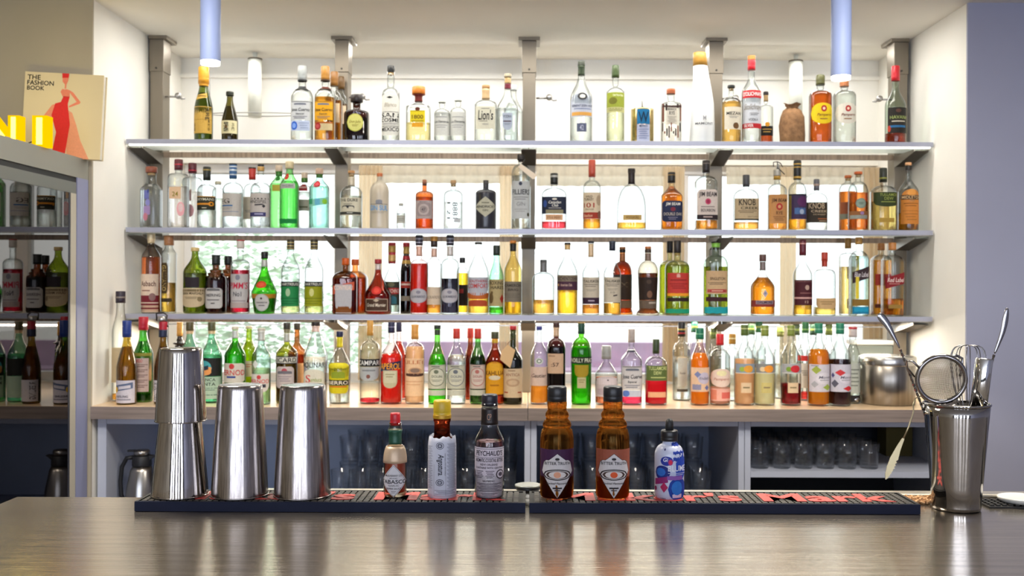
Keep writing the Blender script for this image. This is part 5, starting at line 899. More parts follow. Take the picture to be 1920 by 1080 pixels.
B('K', 'vermouth_bottle', 'slim red-brown vermouth bottle with red cap, behind the pink scrolled label', 882, 24, 615, 634, 640, 678, 10, 's', '#b8582c', ('#9a4020', 665), '#cc4034', [], [], d=.15)
B('K', 'coffee_liqueur_bottle', 'brown ribbed-neck coffee liqueur bottle with arched yellow-orange label', 928, 35, 622, 635, 645, 682, 12, 's', '#c8683a', ('#a8481c', 655), '#4a4c34', [(636, 643, '#d8b03a')],
  [Lb(677, 738, .93, '#d89a1c', 'A', [Sh('A', .1, .04, .9, .5, '#e0a82c'), T('KAHLUA', .04, .28, .98, .42, '#5a2414'), E(.22, .42, .78, .56, '#d8ccb0'), Ln(.3, .7, .7, .76, 1, '#a86a14')])])
B('K', 'vermouth_bottle', 'dark green vermouth bottle with red cap, kite-shaped neck tag and large cream label', 962, 36, 611, 618, 650, 676, 11, 's', '#3c4a24', ('#3a3c18', 660), '#c03038', [],
  [Lb(690, 744, .96, '#cdb898', 'R', [Ln(.3, .06, .6, .1, 1, '#8a6a50'), T('ANTICA', .2, .16, .8, .26, '#9a6a54'), E(.2, .34, .8, .62, '#b89a7c'), E(.3, .40, .7, .56, '#c9b090'), Ln(.1, .8, .3, .86, 1, '#a04a34'), Ln(.7, .8, .9, .86, 1, '#a04a34')])])
TG = thing('paper_tag', (PX(953, 3.6), 3.598, PZ(668, 3.6)), 'cream kite-shaped paper tag hanging on the dark green vermouth bottle', 'tag')
q = MB(); q.prism([(-.022, .018), (-.002, .042), (.026, .022), (.008, -.042), (-.028, -.012)], -.0007, .0007, P('tag_paper_tan', '#dcb888', .8)); q.build('paper', TG); q = MB(); q.tube([(-.002, 0, .042), (.010, .02, .058), (.022, .026, .060)], .0009, P('twine', '#6a4c30', .9)); q.build('string', TG)
B('K', 'spirit_bottle', 'clear sloping bottle with blue cap, pale pink label and amber liquid, beside the column', 1011, 33, 612, 619, 632, 670, 9, 's', CL, ('%#f6ae44', 722), '#3a3f8a', [],
  [Lb(687, 722, .96, '#d8bfb0', 'R', [T('Gautier', .14, .36, .84, .56, '#4a3430', .3)]), Lb(670, 682, .45, '#c8cfc8', 'E', [E(.2, .2, .8, .8, '#6a7a6a'), E(.32, .32, .68, .68, '#e0e4e0')], name='medallion')])
B('K', 'rum_bottle', 'very dark maroon bottle with brown cap, cream neck paper and beige label', 1043, 35, 604, 614, 634, 656, 10, 'r', '#5a2420', ('#3a1414', 650), '#4a302a', [(614, 631, '#d8b898')],
  [Lb(662, 699, .84, '#cfae90', 'R', [Ln(.1, .1, .5, .16, 1, '#8a6a54'), T(':57', .28, .46, .72, .66, '#4a342c')], xo=-.15)], n=2.5)
B('K', 'vermouth_bottle', 'bright green waisted vermouth bottle with dark green capsule and black name band', 1090, 39, 604, 626, 632, 664, 11, 'r', '#62d01c', ('#64c024', 650), '#1f4a3a', [(604, 606, '#c8a86a')],
  [Lb(668, 681, .97, '#20281c', 'R', [T('NOILLY PRAT', .04, .2, .96, .8, '#e0e6d0')]), Lb(683, 706, .65, '#a8902a', 'U', []), Lb(706, 726, .42, '#c0b88c', 'R', [Ln(.15, .2, .85, .5, 2, '#8a8050')], name='lower_label')], taper=.97)
B('K', 'gin_bottle', 'stout clear bottle with broad grey cap and white burst print over copper liquid', 1137, 42, 648, 673, 677, 700, 12, 'l', CL, ('#c8704a', 707), '#a8a8a4', [],
  [Lb(704, 742, .94, '#ccc0c2', 'A', [Sh('W', .05, .1, .95, .4, '#d8ccd0'), E(.5, .15, .56, .22, '#3a3036'), Sh('W', .1, .6, .9, .9, '#b8a8b0')])], cw=18)
B('K', 'tequila_bottle', 'clear tequila bottle with silver cap, silver label and red liquid at the base', 1184, 39, 617, 642, 652, 676, 11, 's', CL, ('#d83058', 743), '#b9aca4', [(656, 660, '#4a4a5a')],
  [Lb(685, 729, .92, '#c9c6c6', 'R', CUERVO(0, 0, '#26262c')), Lb(730, 742, .92, '#bfc6d6', 'R', [E(.05, .0, .38, 1, '#5a78c0')], name='lower_label')], n=3.2)
B('K', 'whisky_bottle', 'bottle of red liquid with olive green cap and moss green label', 1230, 41, 636, 663, 668, 686, 11, 'r', CL, ('%#e01c34', 713), '#3c4a2c', [],
  [Lb(684, 712, .93, '#5a6a38', 'R', [T('TULLAMORE', .14, .06, .92, .3, '#c8d08a'), T('DEW', .36, .38, .68, .6, '#c8d08a'), Ln(.24, .76, .86, .86, 1, '#b9c07a')]), Lb(733, 743, .8, '#e0a880', 'R', [], name='lower_label')], n=3)
B('K', 'vodka_bottle', 'tall clear vodka bottle with black and gold cap and narrow pale label', 1278, 33, 604, 631, 640, 664, 12, 'r', CL, ('#f6f8f8', 668), '#1f1c1c', [(616, 619, '#c8b060'), (623, 626, '#a83030')], [Lb(670, 722, .5, '#d2d6cc', 'R', [T('Russian', .2, .5, .8, .58, '#6a6a66', .2)]), Lb(728, 733, .6, '#5a5850', 'R', [], name='lower_label')], d=.14)
# syrup bottles with green caps
syr = ((1302, 603, 'clear syrup bottle with dark green cap, directly behind the orange syrup'), (1338, 615, 'clear syrup bottle with mottled olive cap, beside the red-capped oval-label bottle'), (1409, 607, 'clear syrup bottle with dark green cap, behind and between peach and pale yellow syrups'),
       (1423, 603, 'clear syrup bottle with tallest green cap, behind the pale yellow syrup'), (1463, 611, 'clear syrup bottle with cream and olive cap, behind the dark red syrup'), (1493, 608, 'clear syrup bottle with dark olive cap, behind the dark red syrup'),
       (1525, 608, 'clear syrup bottle with dark green cap, hidden behind the amber syrup'), (1554, 608, 'clear syrup bottle with mottled olive cap, between the amber and blackish syrups'))
for i, (xx, yt_, tx) in enumerate(syr):
    B('K', 'syrup_bottle', tx, xx, 26, yt_, yt_+20, yt_+26, yt_+56, 11, 's', CL, ('#f4f4e8', yt_+70), ['#1f5a44', '#5a6a34', '#3a5a34', '#2a6a40', '#8a8a4a', '#3a4a24', '#2a4a34', '#5a6a24'][i], [(yt_+8, yt_+12, '#8a9a4a')], [], Y=3.86 if i % 2 == 0 else 3.945)
B('K', 'syrup_bottle', 'tall syrup bottle with emerald cap and red label, behind the dark red syrup', 1510, 30, 604, 624, 630, 664, 11, 's', CL, ('#d8302c', 735), '#3a7a4a', [(616, 619, '#8ab86a')], [Lb(666, 676, .97, '#d8403c', 'R', []), Lb(680, 726, .97, '#e0dcd4', 'R', [Ln(.2, .3, .8, .5, 3, '#8a8a84')], name='lower_label')], Y=3.80)
SYR2 = [(1312, 35, 615, 636, '%#ffae30', 662, 688, 733, '#e0bfa0', '#1f7a5a', [E(.35, .2, .95, .68, '#c4bcd0'), D(.2, .15, .5, .42, '#7a84b0'), T('Rhubarb', .42, .38, .88, .5, '#7a7a8a', .2), Sh('W', .1, .7, .5, .92, '#8a8aa8'), D(.65, .72, .9, .95, '#6a74a8')], 'orange syrup bottle with emerald cap and lilac floral label'),
        (1535, 40, 606, 625, '%#f4a028', 655, 682, 733, '#cfcbd4', '#2a8a68', [D(.12, .05, .5, .35, '#9aa84a'), E(.3, .3, .95, .72, '#dcd8e0'), T('Monin', .4, .42, .9, .52, '#5a5a6a', .2), Ln(.45, .56, .85, .6, 1, '#9a9aa4'), D(.1, .6, .4, .85, '#a8a8b0'), D(.55, .72, .95, .95, '#9ab04a'), Ln(.1, .04, .4, .07, 1, '#4a4a58')], 'amber syrup bottle with green cap and white leaf-printed label'),
        (1575, 40, 606, 626, '#2c1416', 674, 682, 733, '#c8c6d4', '#2a8a68', [D(.2, .18, .6, .42, '#c83a40'), E(.35, .34, .97, .7, '#d8d4e0'), T('Monin', .4, .42, .9, .52, '#5a5a6a', .2), Ln(.45, .56, .85, .6, 1, '#9a9aa4'), D(.05, .55, .35, .85, '#5a5a6a'), D(.5, .78, .95, .98, '#c83038'), D(.05, .3, .2, .5, '#4a4a7a')], 'near-black syrup bottle with emerald cap and white label with red fruit')]
for xx, ww, yt_, yc_, lq, ly, l0, l1, lc, cc, els, tx in SYR2:
    B('K', 'syrup_bottle', tx, xx, ww, yt_, yc_, yc_+6, yc_+44 if xx > 1400 else yc_+42, 13, 's', CL if xx > 1400 else '#fbe4c8', (lq, ly), cc, [(yt_+10, yt_+12, '#8ac8a0')], [Lb(l0, l1, .95, lc, 'R', els)], d=-.01)
SYR3 = [(1396, 38, 609, 629, '%#ffd0a4', 673, '#5a7030', ['#8a9aa8', '#e0a040', '#9ab04a'], 'peach syrup bottle with olive cap and small square lower label'), (1434, 38, 610, 630, '%#fff6cc', 690, '#8a9a44', ['#8a8a88', '#ee9a3a', '#e0c8a0'], 'pale yellow syrup bottle with light olive cap and orange fruit label'),
        (1483, 38, 610, 630, '#8a1018', 719, '#8a9a44', ['#a8a8ac', '#c8303a', '#7a9a3a'], 'dark red syrup bottle with light olive cap and red fruit label')]
for xx, ww, yt_, yc_, lq, ly, cc, (c1, c2, c3), tx in SYR3:
    B('K', 'syrup_bottle', tx, xx, ww, yt_, yc_, yc_+6, yc_+44, 12, 's', CL, (lq, ly), cc, [(yt_+6, yt_+8, '#c8cc8a')],
      [Lb(681, 699, .93, c1, 'R', [E(.2, .3, .45, .8, c3), E(.38, .15, .8, .9, c2), R(0, .92, 1, 1, '#d8d8d4')]), Lb(716, 735, .5, '#dcc4a0' if xx != 1434 else '#c8bc7a', 'R', [Ln(.2, .4, .8, .6, 1, '#8a7a5a')], name='lower_label')], d=0)
B('K', 'rum_bottle', 'clear bottle with bright red cap, large pale oval label and pink tint', 1350, 38, 626, 647, 654, 672, 12, 'r', CL, ('%#f4b8a0', 726), '#d82c30', [], [Lb(690, 724, .97, '#e6cfc0', 'E', [E(.3, .1, .7, .4, '#e8e0b0'), T('Pampero', .2, .5, .8, .68, '#c08070', .2)]), Lb(727, 750, .94, '#e8b0a0', 'R', [R(.5, .3, 1, .8, '#d86a60'), R(0, .1, .3, .9, '#e08a70')], name='lower_label')])
B('K', 'spirit_bottle', 'slim clear bottle with mottled gold cap, behind the red-capped oval label', 1373, 26, 626, 645, 650, 672, 11, 'r', CL, ('#f6f4e8', 690), '#b98a34', [(633, 636, '#e8d8a0')], [], d=.13)
B('K', 'vermouth_bottle', 'slim clear bottle with pink-striped white cap, beside the blackish syrup', 1599, 27, 611, 632, 640, 668, 13, 's', CL, ('#f0f4ec', 690), '#e4d6d0', [(613, 617, '#d0404a')], [Lb(680, 735, .9, '#c8ccc0', 'R', [Ln(.2, .2, .8, .8, 5, '#8a9084')]), Lb(740, 752, .9, '#2a2626', 'R', [], name='lower_label')], d=.06)
# canister, chrome ball, grey appliance
t = thing('round_canister', (PX(1664, 3.70), 3.70, 1.0345), 'large round brushed steel canister with lid at the end of the worktop', 'canister'); r_ = 51*3.70/F; hh = PZ(668, 3.70, 1664)-1.034
BRU = P('brushed_canister', '#9c968e', .30, metal=1, noise=(60, .25, (1, 1, .02)))
q = MB(); q.lathe([(r_*.96, 0), (r_, .004), (r_, hh-.03), (r_*.985, hh-.028)], BRU, 48); q.build('canister_body', t)
q = MB(); q.lathe([(r_*1.015, hh-.030), (r_*1.02, hh-.028), (r_*1.02, hh-.004), (r_*1.0, hh), (r_*.9, hh+.003), (r_*.5, hh+.004)], P('canister_lid', '#c9c6c0', .25, metal=1), 48); q.build('lid', t)
q = MB(); q.lathe([(.004, 0), (.014, .004), (.018, .015), (.014, .027), (.003, .031)], P('chrome', '#d8d8d8', .08, metal=1), 24); tag(q.build('steel_ball', loc=(PX(1607, 3.67), 3.69, 1.0345)), 'small chrome ball-shaped stopper beside the round canister', 'stopper')
t = thing('grey_appliance', (PX(1634, 4.1), 4.1, 1.0345), 'grey box-shaped appliance with white top behind the round canister', 'appliance'); hz = PZ(643, 4.1)-1.0345
q = MB(); q.box((-.075, -.06, 0), (.075, .06, hz), P('appliance_grey', '#9aa39a', .45, metal=.3)); q.build('housing', t, bevel=.004)
q = MB(); q.box((-.082, -.066, hz), (.082, .066, hz+.018), P('appliance_white', '#f0f0ea', .4)); q.build('white_top', t, bevel=.004)
# ------------------------------------------------------------ shaker tins on the mats
MZ = 1.1262
BR = P('brushed_tin', '#a8a2a0', .2, metal=1, noise=(330, .42, (1, 1, .008)), bump=(240, .10, (1, 1, .008)))  # brushed grain; colour streaks also imitate reflected vertical stripes
PO = P('polished_tin', '#b4aeaa', .07, metal=1, noise=(260, .3, (1, 1, .01)), bump=(26, .22, (1, 1, .06)))  # vertical reflection stripes put into the colour noise
def tin(name, lab, px, ptop, pbot, wt, wb, mat, z0=MZ, grp='steel shaker tins', rim=True, Y=1.578):
    s = Y/F; h = (pbot-ptop)*s; rt, rb = wt*s/2, wb*s/2
    t = thing(name, (PX(px, Y, 940), Y, z0), lab, 'shaker tin', grp); q = MB()
    pr = [(rb-.0016, .0006), (rb, 0), (rb*1.0, .002)]
    for i in range(1, 9): k = i/8; pr.append((rb+(rt-rb)*(k*.8+k*k*.2), .002+(h-.010)*k))
    pr += [(rt*.985, h-.004), (rt*.955, h-.0012), (rt*.92, h), (rt*.85, h-.0008)]
    q.lathe(pr, mat, 56, cap0=False); q.build('tin_wall', t)
    if rim: q = MB(); q.tube([(rb*cos(a), rb*sin(a), .0012) for a in [2*pi*i/56 for i in range(56)]], .0011, mat, 8, closed=True); q.build('rolled_rim', t)
    return t
tin('shaker_tin', 'brushed steel shaker tin upside down on the mat, in the middle of the steel cups', 449.5, 736, 943, 82, 104, BR)
tin('shaker_tin', 'brushed steel shaker tin upside down on the mat, nearest the hot sauce bottle', 567, 736, 943, 84, 105, BR)
tin('shaker_tin', 'polished steel tin forming the lower half of the two-cup stack', 337.5, 788, 943, 74, 103, PO)
s_ = 1.578/F
t = tin('shaker_tin', 'polished steel tin stacked upside down on top of the other polished one', 338.5, 668, 805, 78, 92, PO, z0=MZ+(943-805)*s_)
# ------------------------------------------------------------ small bottles on the mats
def MBt(**k): return B('M', **k)
Mz = 1.1265
r1 = B('M', 'hot_sauce_bottle', 'small hot sauce bottle with red cap, green neck band and white diamond label', 741, 43, 774, 797, 832, 868, 23, 'r', '#e6d2b4', ('!#9c3412', 866), '#c4202a', [(836, 866, '#c9ae90'), (805, 832, '#1c4a38')],
  [Lb(868, 929, .97, '#d6d2d4', 'D', [D(.04, .03, .96, .97, '#3a3434'), D(.055, .04, .945, .96, '#dad6d8'), T('TABASCO', .05, .455, .95, .575, '#1a1a1e'), T('McILHENNY CO', .22, .30, .78, .36, '#3a3234'), T('BRAND', .38, .39, .62, .43, '#55505a'), T('GARLIC', .33, .61, .67, .655, '#4a4448'), T('PEPPER SAUCE', .26, .70, .74, .75, '#3a3234'), Ln(.42, .80, .58, .86, 2, '#7a6a6e')])], cw=19, rings=[(806, 1.12)])
B('M', 'bitters_bottle', 'dark bitters bottle with yellow cap in an oversized white paper wrapper', 829, 44, 750, 784, 818, 834, 31, 'r', '~#7a2c18', None, '#ccaa24', [(777, 784, '#b98e1c')], [], cw=33, rings=[(786, 1.10)])
t = thing('paper_wrapper', (PX(829, 1.575, 880), 1.575, Mz), 'oversized white printed paper wrapper around the yellow-capped bitters bottle', 'paper'); s5 = 1.575/F; q = MB(); q.flat = True
def psurf(u, v, lay):
    a = (u-.5)*2*pi*.985; z = PZ(817+(930-817)*v, 1.575, 829)-Mz; r = (26.3+.5*sin(a*6+v*5)*.5-(1.8*(1-v/.12) if v < .12 else 0))*s5+.0002+.00007*lay
    zz_ = z+(.0016*sin(a*5)+.001*sin(a*13) if v < .02 else 0); return (r*sin(a), -r*cos(a), zz_)
n_ = 60; vs_ = [psurf(i/n_, j/12, 0) for i in range(n_+1) for j in range(13)]
q.add(vs_, [(13*i+j, 13*i+j+1, 13*(i+1)+j+1, 13*(i+1)+j) for i in range(n_) for j in range(12)], P('wrapper_paper', '#c9cad6', .75, noise=(30, .05)), True); o = q.build('paper_sheet', t)
sm_ = o.modifiers.new('thick', 'SOLIDIFY'); sm_.thickness = .00015; sm_.offset = -1
q = MB(); q.flat = True
U = lambda a, b: (.5+a*.24, .5+b*.24)
def ps(u, v, lay): return psurf(.5+(u-.5)*.42, v, lay)
paint(q, ps, [R(.30, .03, .305, .95, '#5a5c68'), R(.63, .03, .635, .95, '#5a5c68'), R(.30, .95, 1.0, .955, '#5a5c68'), E(.36, .08, .58, .19, '#3a3c48'), E(.375, .09, .565, .18, '#c9cad6'), E(.40, .10, .54, .17, '#4a4c58'), D(.42, .11, .52, .16, '#a9aab6'), E(.36, .68, .58, .79, '#3a3c48'), E(.375, .69, .565, .78, '#c9cad6'), E(.40, .70, .54, .77, '#5a5c68'), D(.42, .71, .52, .76, '#a9aab6'),
  V('Angostura.', .38, .27, .58, .62, '#22242e', .3), V('AROMATIC BITTERS', .60, .25, .62, .62, '#5a5c68')]+[Ln(.66, .10+.062*i, .98, .155+.062*i, 4, '#7a7c88') for i in range(12)]+[Ln(.0, .14+.08*i, .26, .2+.08*i, 3, '#8a8c98') for i in range(9)]+[Ln(.33, .86, .98, .93, 4, '#6a6c78')])
q.build('wrapper_print', t)
B('M', 'bitters_bottle', 'clear bitters bottle with black cap, black neck seal and dense cream printed label', 918, 55, 739, 761, 795, 830, 31, 's', '#eef0ee', ('#f4a8a8', 826), '#1e1d2a', [(764, 795, '#1c1416')],
  [Lb(834, 930, .985, '#cfc4cc', 'R', [R(0, .0, 1, .012, '#2a2430'), R(0, .035, 1, .043, '#2a2430'), T("PEYCHAUD'S", .14, .07, .88, .17, '#2a2430', .05), R(.0, .2, 1, .206, '#2a2430'), T('AROMATIC COCKTAIL BITTERS', .12, .22, .90, .29, '#2a2430'), T('NEW ORLEANS', .28, .32, .72, .36, '#4a404a'), T('CONTAINS WITH GENTIAN', .12, .385, .90, .42, '#2a2430'),
     Ln(.14, .46, .36, .60, 5, '#4a404a'), Ln(.42, .46, .64, .60, 5, '#4a404a'), E(.68, .44, .94, .62, '#3a3038'), E(.71, .46, .91, .60, '#cfc4cc'), E(.75, .49, .88, .57, '#5a505a'), E(-.02, .44, .1, .6, '#4a404a'), T('SAZERAC', .35, .64, .65, .67, '#3a3038'), Ln(.18, .70, .84, .86, 7, '#4a404a'), Ln(.3, .89, .72, .93, 2, '#6a606a'), R(0, .955, 1, .962, '#2a2430'), R(0, .985, 1, 1, '#2a2430')]),
   Lb(768, 792, .6, None, 'R', [E(.15, .1, .85, .9, '#8a6a5a'), E(.2, .15, .8, .85, '#1c1416'), T('CP', .3, .25, .7, .75, '#b08a74')], name='seal_print'), Lb(931, 943, .97, '#c01c28', 'R', [], name='red_base'), Lb(818, 834, .97, '#cdb8b8', 'R', [], name='foam_line')][:3], cw=30)
for xx, c1, c2, tx in ((1044.5, '#3c1c3e', '#e0a080', 'brown bitters bottle with black cap and dark purple label with cream crest'), (1149, '#94503c', '#d8582c', 'brown bitters bottle with black cap and copper label with cream crest')):
    B('M', 'bitters_bottle', tx, xx, 63, 724, 752, 762, 826, 35, 's', '~#e08a34', None, '#17181c', [],
      [Lb(838, 930, .985, c1, 'R', [Sh('B', .10, .08, .90, .99, '#3a3034'), Sh('B', .115, .09, .885, .98, '#cfc9c8'),
        E(.45, .17, .55, .22, '#2a2428'), T('BITTER TRUTH', .20, .25, .80, .31, '#1c181c'), T('THE', .46, .23, .54, .245, '#5a5458'), E(.16, .40, .84, .62, '#2a2426'), E(.20, .42, .80, .60, '#cfc9c8'), E(.24, .43, .76, .59, '#4a3a34'), E(.30, .44, .70, .58, '#d8d0cc'), E(.42, .45, .58, .57, c2),
        T('Cocktail Flavouring', .26, .66, .74, .71, '#3a3438', .3), Sh('W', .40, .76, .60, .79, '#2a2428'), Ln(.44, .81, .56, .84, 1, '#4a4448')])], cw=36, rings=[(757, 1.04), (778, 1.09), (796, 1.08)])
# dropper bottle
rt = B('M', 'dropper_bottle', 'small round dropper bottle covered in a white, blue and magenta ink-splash label', 1255, 55, 806, 826, 832, 856, 26, 'r', '!#c6cce2', None, '#17181c', [],
  [Lb(828, 936, .985, '#c2c8e0', 'R', [Sh('W', .55, .0, 1.0, .30, '#27409c'), Sh('S', .62, .1, .98, .75, '#2a4ab0'), E(.22, .22, .55, .38, '#2a3a9a'), T('Gi', .3, .24, .42, .31, '#e8e8f4', .2), E(.42, .27, .54, .37, '#b03a78'), D(.44, .28, .53, .36, '#d8304a'), E(.05, .38, .48, .62, '#20307c'), E(.1, .42, .36, .56, '#2f6ac0'), Sh('S', .04, .56, .42, .72, '#8a2a6a'), D(.22, .66, .42, .84, '#b02a5a'),
     E(.42, .58, .95, .98, '#1f3f9a'), E(.5, .64, .8, .88, '#2f74c8'), Sh('W', .4, .55, .8, .62, '#8a5aa8'), D(.3, .08, .36, .13, '#3a3a6a'), E(.02, .74, .12, .82, '#7a2a5a'), T('BLUME', .42, .37, .90, .47, '#e6e8f2'), Ln(.42, .50, .9, .54, 2, '#c8cce4'), T('120ml', .22, .93, .36, .96, '#55587a')])], cw=32)
q = MB(); zt_ = PZ(806, 1.575)-MZ; q.lathe([(.0062, zt_-.002), (.0062, zt_+.010), (.0058, zt_+.014), (.0035, zt_+.0175), (.001, zt_+.0182)], P('dropper_rubber', '#141417', .55), 20); q.build('dropper_bulb', rt[0])
# ------------------------------------------------------------ mixing cup with bar tools
CT = P('cup_steel', '#a9a6a4', .08, metal=1, bump=(7, .12, (1, 1, .5)))
Yc = 1.572; s6 = Yc/F; X6 = PX(1793, Yc, 940); z6 = 1.1105; hc = PZ(757, Yc, 1793)-z6
t = thing('mixing_cup', (X6, Yc, z6), 'tall dented polished steel mixing cup full of bar tools', 'cup'); rb, rt_ = 43.5*s6, 59*s6
q = MB(); pr = [(rb*.93, 0), (rb*.99, .0015), (rb, .006), (rb*1.005, .016), (rb*1.02, .0175)]
for i in range(1, 9): pr.append((rb*1.02+(rt_-rb*1.02)*i/8, .0175+(hc-.0175)*i/8))
N_ = 64; vs_ = []
for r, z in pr:
    for k in range(N_):
        a = 2*pi*k/N_; rr = r
        for da, dz, dr, wa, wz in ((.35, .045, .0028, .10, .010), (-.30, .085, .002, .16, .004), (-.32, .060, .002, .14, .004), (.30, .105, .0016, .12, .012)):
            rr -= dr*math.exp(-((a if a < pi else a-2*pi)-da)**2/wa**2-(z-dz)**2/wz**2)
        vs_.append((rr*sin(a), -rr*cos(a), z))
for j in range(len(pr)-1, -1, -2):
    r, z = pr[j]
    for k in range(N_): a = 2*pi*k/N_; vs_.append(((r-.0012)*sin(a), -(r-.0012)*cos(a), max(z, .002)))
nr = len(vs_)//N_
q.add(vs_, [(i*N_+k, i*N_+(k+1) % N_, (i+1)*N_+(k+1) % N_, (i+1)*N_+k) for i in range(nr-1) for k in range(N_)]+[tuple(reversed(range(N_))), tuple((nr-1)*N_+k for k in range(N_))], CT, True); q.build('cup_wall', t)
q = MB(); q.tube([(rt_*cos(a), rt_*sin(a), hc) for a in [2*pi*i/64 for i in range(64)]], .0018, CT, 10, closed=True); q.build('rolled_rim', t)
def W(px, py, dy=0.0): return Vector((PX(px, Yc+dy, py), Yc+dy, PZ(py, Yc+dy, px)))
TW = P('twisted_steel', '#8f8c8c', .16, metal=1)
def barspoon(name, lab, p0, p1, p2, p3, wid):
    """p0 inside the cup ... p1 end of the twist, p2, p3 the flat drop-shaped end"""
    o = thing(name, p0, lab, 'bar spoon', 'long bar spoons'); q = MB(); n = 60; d = p1-p0; L_ = d.length; d.normalize(); u = d.cross(Vector((0, 1, 0))).normalized(); v = d.cross(u)
    vs = []
    for i in range(n+1):
        for k in range(4):
            a = 2*pi*k/4+i*.55; vs.append(d*L_*i/n+(u*cos(a)+v*sin(a))*.0021)
    q.add(vs, [(4*i+k, 4*i+(k+1) % 4, 4*i+4+(k+1) % 4, 4*i+4+k) for i in range(n) for k in range(4)]+[(3, 2, 1, 0), (4*n, 4*n+1, 4*n+2, 4*n+3)], TW); q.build('twisted_shaft', o)
    q = MB(); pts = [p1-p0, (p1-p0)*.45+(p2-p0)*.55, p2-p0, (p2-p0)*.4+(p3-p0)*.6, p3-p0]; ws = [.0022, .0035, wid*.85, wid, wid*.45]; vs = []
    for j, (p, w_) in enumerate(zip(pts, ws)):
        e = (pts[min(j+1, 4)]-pts[max(j-1, 0)]).normalized(); uu = e.cross(Vector((0, 1, 0))).normalized()
        for k in range(10): a = 2*pi*k/10; vs.append(p+uu*cos(a)*w_+Vector((0, 1, 0))*sin(a)*.0016)
    q.add(vs, [(10*i+k, 10*i+(k+1) % 10, 10*i+10+(k+1) % 10, 10*i+10+k) for i in range(4) for k in range(10)]+[tuple(range(9, -1, -1)), tuple(range(40, 50))], TW, True); o2 = q.build('flat_end', o); ss = o2.modifiers.new('s', 'SUBSURF'); ss.levels = 1; ss.render_levels = 2
barspoon('bar_spoon', 'twisted steel bar spoon leaning out over the bottles, beside the round strainer', W(1762, 850, .01), W(1688, 655, .01), W(1662, 605, .01), W(1646, 588, .01), .0075)
barspoon('bar_spoon', 'twisted steel bar spoon leaning outwards behind the steel tube jigger', W(1812, 850, .02), W(1864, 665, .022), W(1882, 618, .022), W(1889, 576, .022), .0055)
# fine strainer
cS = W(1765, 711, -.028); rS = 43*s6; o = thing('fine_strainer', cS, 'round fine mesh strainer resting on the rim of the mixing cup', 'strainer')
MS = Matrix.Rotation(radians(8), 4, 'X') @ Matrix.Rotation(radians(-6), 4, 'Z')
q = MB(); q.tube([MS @ Vector((rS*cos(a), 0, rS*sin(a))) for a in [2*pi*i/56 for i in range(56)]], .0036, TW, 10, closed=True); q.build('rim_ring', o)
q = MB(); G = 40; vs_ = []; idx = {}
for i in range(G+1):
    for j in range(G+1):
        x, z = -1+2*i/G, -1+2*j/G
        if x*x+z*z <= 1.02: idx[(i, j)] = len(vs_); vs_.append(MS @ Vector((x*rS, .024*(1-min(1, x*x+z*z)), z*rS)))
fs_ = [(idx[(i, j)], idx[(i+1, j)], idx[(i+1, j+1)], idx[(i, j+1)]) for i in range(G) for j in range(G) if all(k in idx for k in ((i, j), (i+1, j), (i+1, j+1), (i, j+1)))]
q.add(vs_, fs_, P('mesh_wire', '#8a7f76', .3, metal=1)); mo = q.build('wire_mesh', o); wf = mo.modifiers.new('wires', 'WIREFRAME'); wf.thickness = .0009; wf.use_replace = True
q = MB(); q.tube([W(1724, 690, -.028)-cS, W(1712, 678, -.028)-cS, W(1700, 676, -.025)-cS, W(1701, 690, -.02)-cS, W(1722, 716, -.02)-cS], .0018, TW)
q.tube([W(1784, 672, -.028)-cS, W(1792, 666, -.022)-cS, W(1804, 672, -.02)-cS, W(1804, 690, -.02)-cS, W(1800, 705, -.025)-cS], .0022, TW); q.build('side_hooks', o)
# whisk
o = thing('whisk', W(1815, 820, .012), 'small steel balloon whisk standing in the mixing cup', 'whisk'); b0 = W(1815, 820, .012); q = MB()
for k in range(5):
    a = pi*k/5; pts = []
    for i in range(19):
        th = pi*i/18; rr = 38*s6*sin(th)**.8 if 0 < th < pi else 0; sg = 1 if True else -1
        hh_ = (1-cos(th))/2
        pts.append((cos(a)*rr*(1 if i <= 18 else -1), sin(a)*rr*.8, hh_))
    loop = []
    for i in range(25):
        t_ = -1+2*i/24; rad = 36*s6*(1-abs(t_)**3) if False else 36*s6*sin(pi*(1-abs(t_))/1.0*.5+0)*0
        x = 34*s6*sin(pi*t_*.5)*(1 if abs(t_) < .5 else 1)*(1-abs(t_)**4); z = (W(1820, 648, 0).z-b0.z)*(1-abs(t_)**2.6)
        sx = 34*s6*(sin(pi*abs(t_))**.75 if 0 < abs(t_) < 1 else 0)*(1 if t_ > 0 else -1)
        loop.append((cos(a)*sx, sin(a)*sx*.5, z))
    q.tube(loop, .0008, TW, 6)
q.build('wire_loops', o)
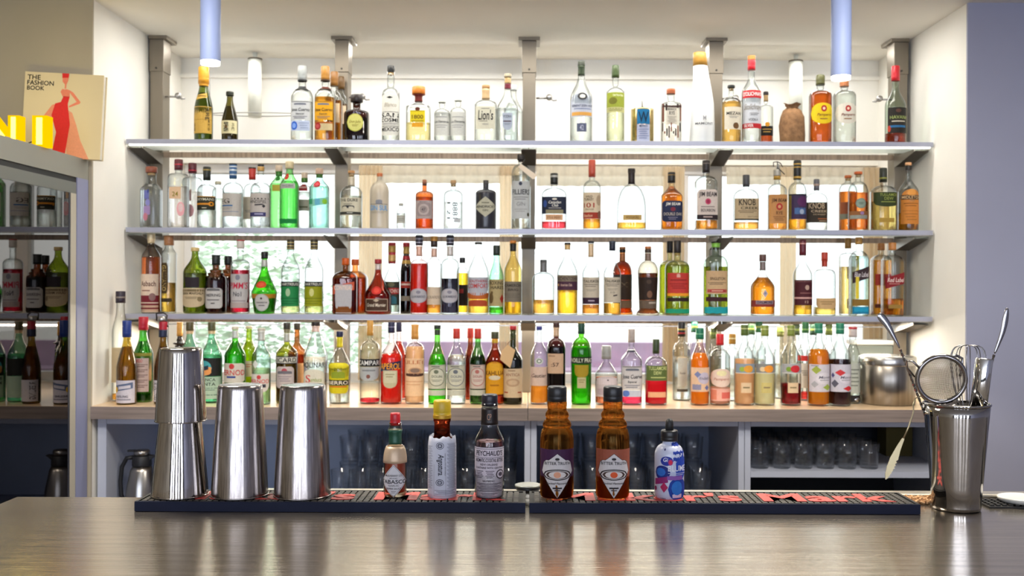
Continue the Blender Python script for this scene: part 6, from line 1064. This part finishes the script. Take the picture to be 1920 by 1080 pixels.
q = MB(); q.lathe([(.004, -.07), (.005, -.02), (.004, .002)], TW, 14); q.build('handle', o)
# tube jigger
p0, p1 = W(1830, 800, -.012), W(1846, 672, -.012); d = p1-p0; o = thing('steel_tube', p0, 'polished steel tube muddler standing upright in the mixing cup', 'muddler')
rot = d.to_track_quat('Z', 'Y').to_matrix().to_4x4(); q = MB(); q.lathe([(15*s6, 0), (15.5*s6, d.length-.002), (14.5*s6, d.length)], P('chrome', '#d8d8d8', .08, metal=1), 32, M=rot); q.build('tube_body', o)
# tongs hooked on the rim
o = thing('serrated_tongs', W(1727, 742, -.02), 'slim steel serrated ice tongs hooked on the rim of the mixing cup', 'tongs'); c0 = W(1727, 742, -.02); TN = P('tong_steel', '#a89c7c', .3, metal=.9)
pts = [W(*a) -c0 for a in ((1734, 750, -.01), (1727, 742, -.02), (1716, 747, -.025), (1712, 760, -.028), (1713, 772, -.03), (1704, 800, -.032), (1694, 822, -.034))]
q = MB(); q.tube(pts, .0011, TN, 8)
cen = [(1694, 822, 2.2), (1684, 842, 5), (1676, 860, 7), (1670, 876, 7), (1664, 890, 4.5), (1661, 899, 1)]
L_, R_ = [], []
for j, (x, y, w_) in enumerate(cen):
    e = Vector((-.45, .9)); L_.append((x-w_*.9, y-w_*.35)); R_.append((x+w_*.9, y+w_*.35))
serr = []
for (xa, ya), (xb, yb) in zip(R_[2:], R_[3:]):
    for m_ in range(3): f0 = m_/3; serr += [(xa+(xb-xa)*f0+1.6, ya+(yb-ya)*f0), (xa+(xb-xa)*(f0+.16)-1.2, ya+(yb-ya)*(f0+.16))]
pol = L_+[R_[-1]]+serr[::-1]+R_[:2][::-1]
for dy_ in (-.036, -.030):
    vs_ = [W(x, y, dy_)-c0 for x, y in pol]; n_ = len(vs_); vs_ += [v+Vector((0, .0012, 0)) for v in vs_]
    q.add(vs_, [tuple(range(n_)), tuple(reversed(range(n_, 2*n_)))]+[(k, k+n_, (k+1) % n_+n_, (k+1) % n_) for k in range(n_)], TN)
q.build('tong_arms', o)
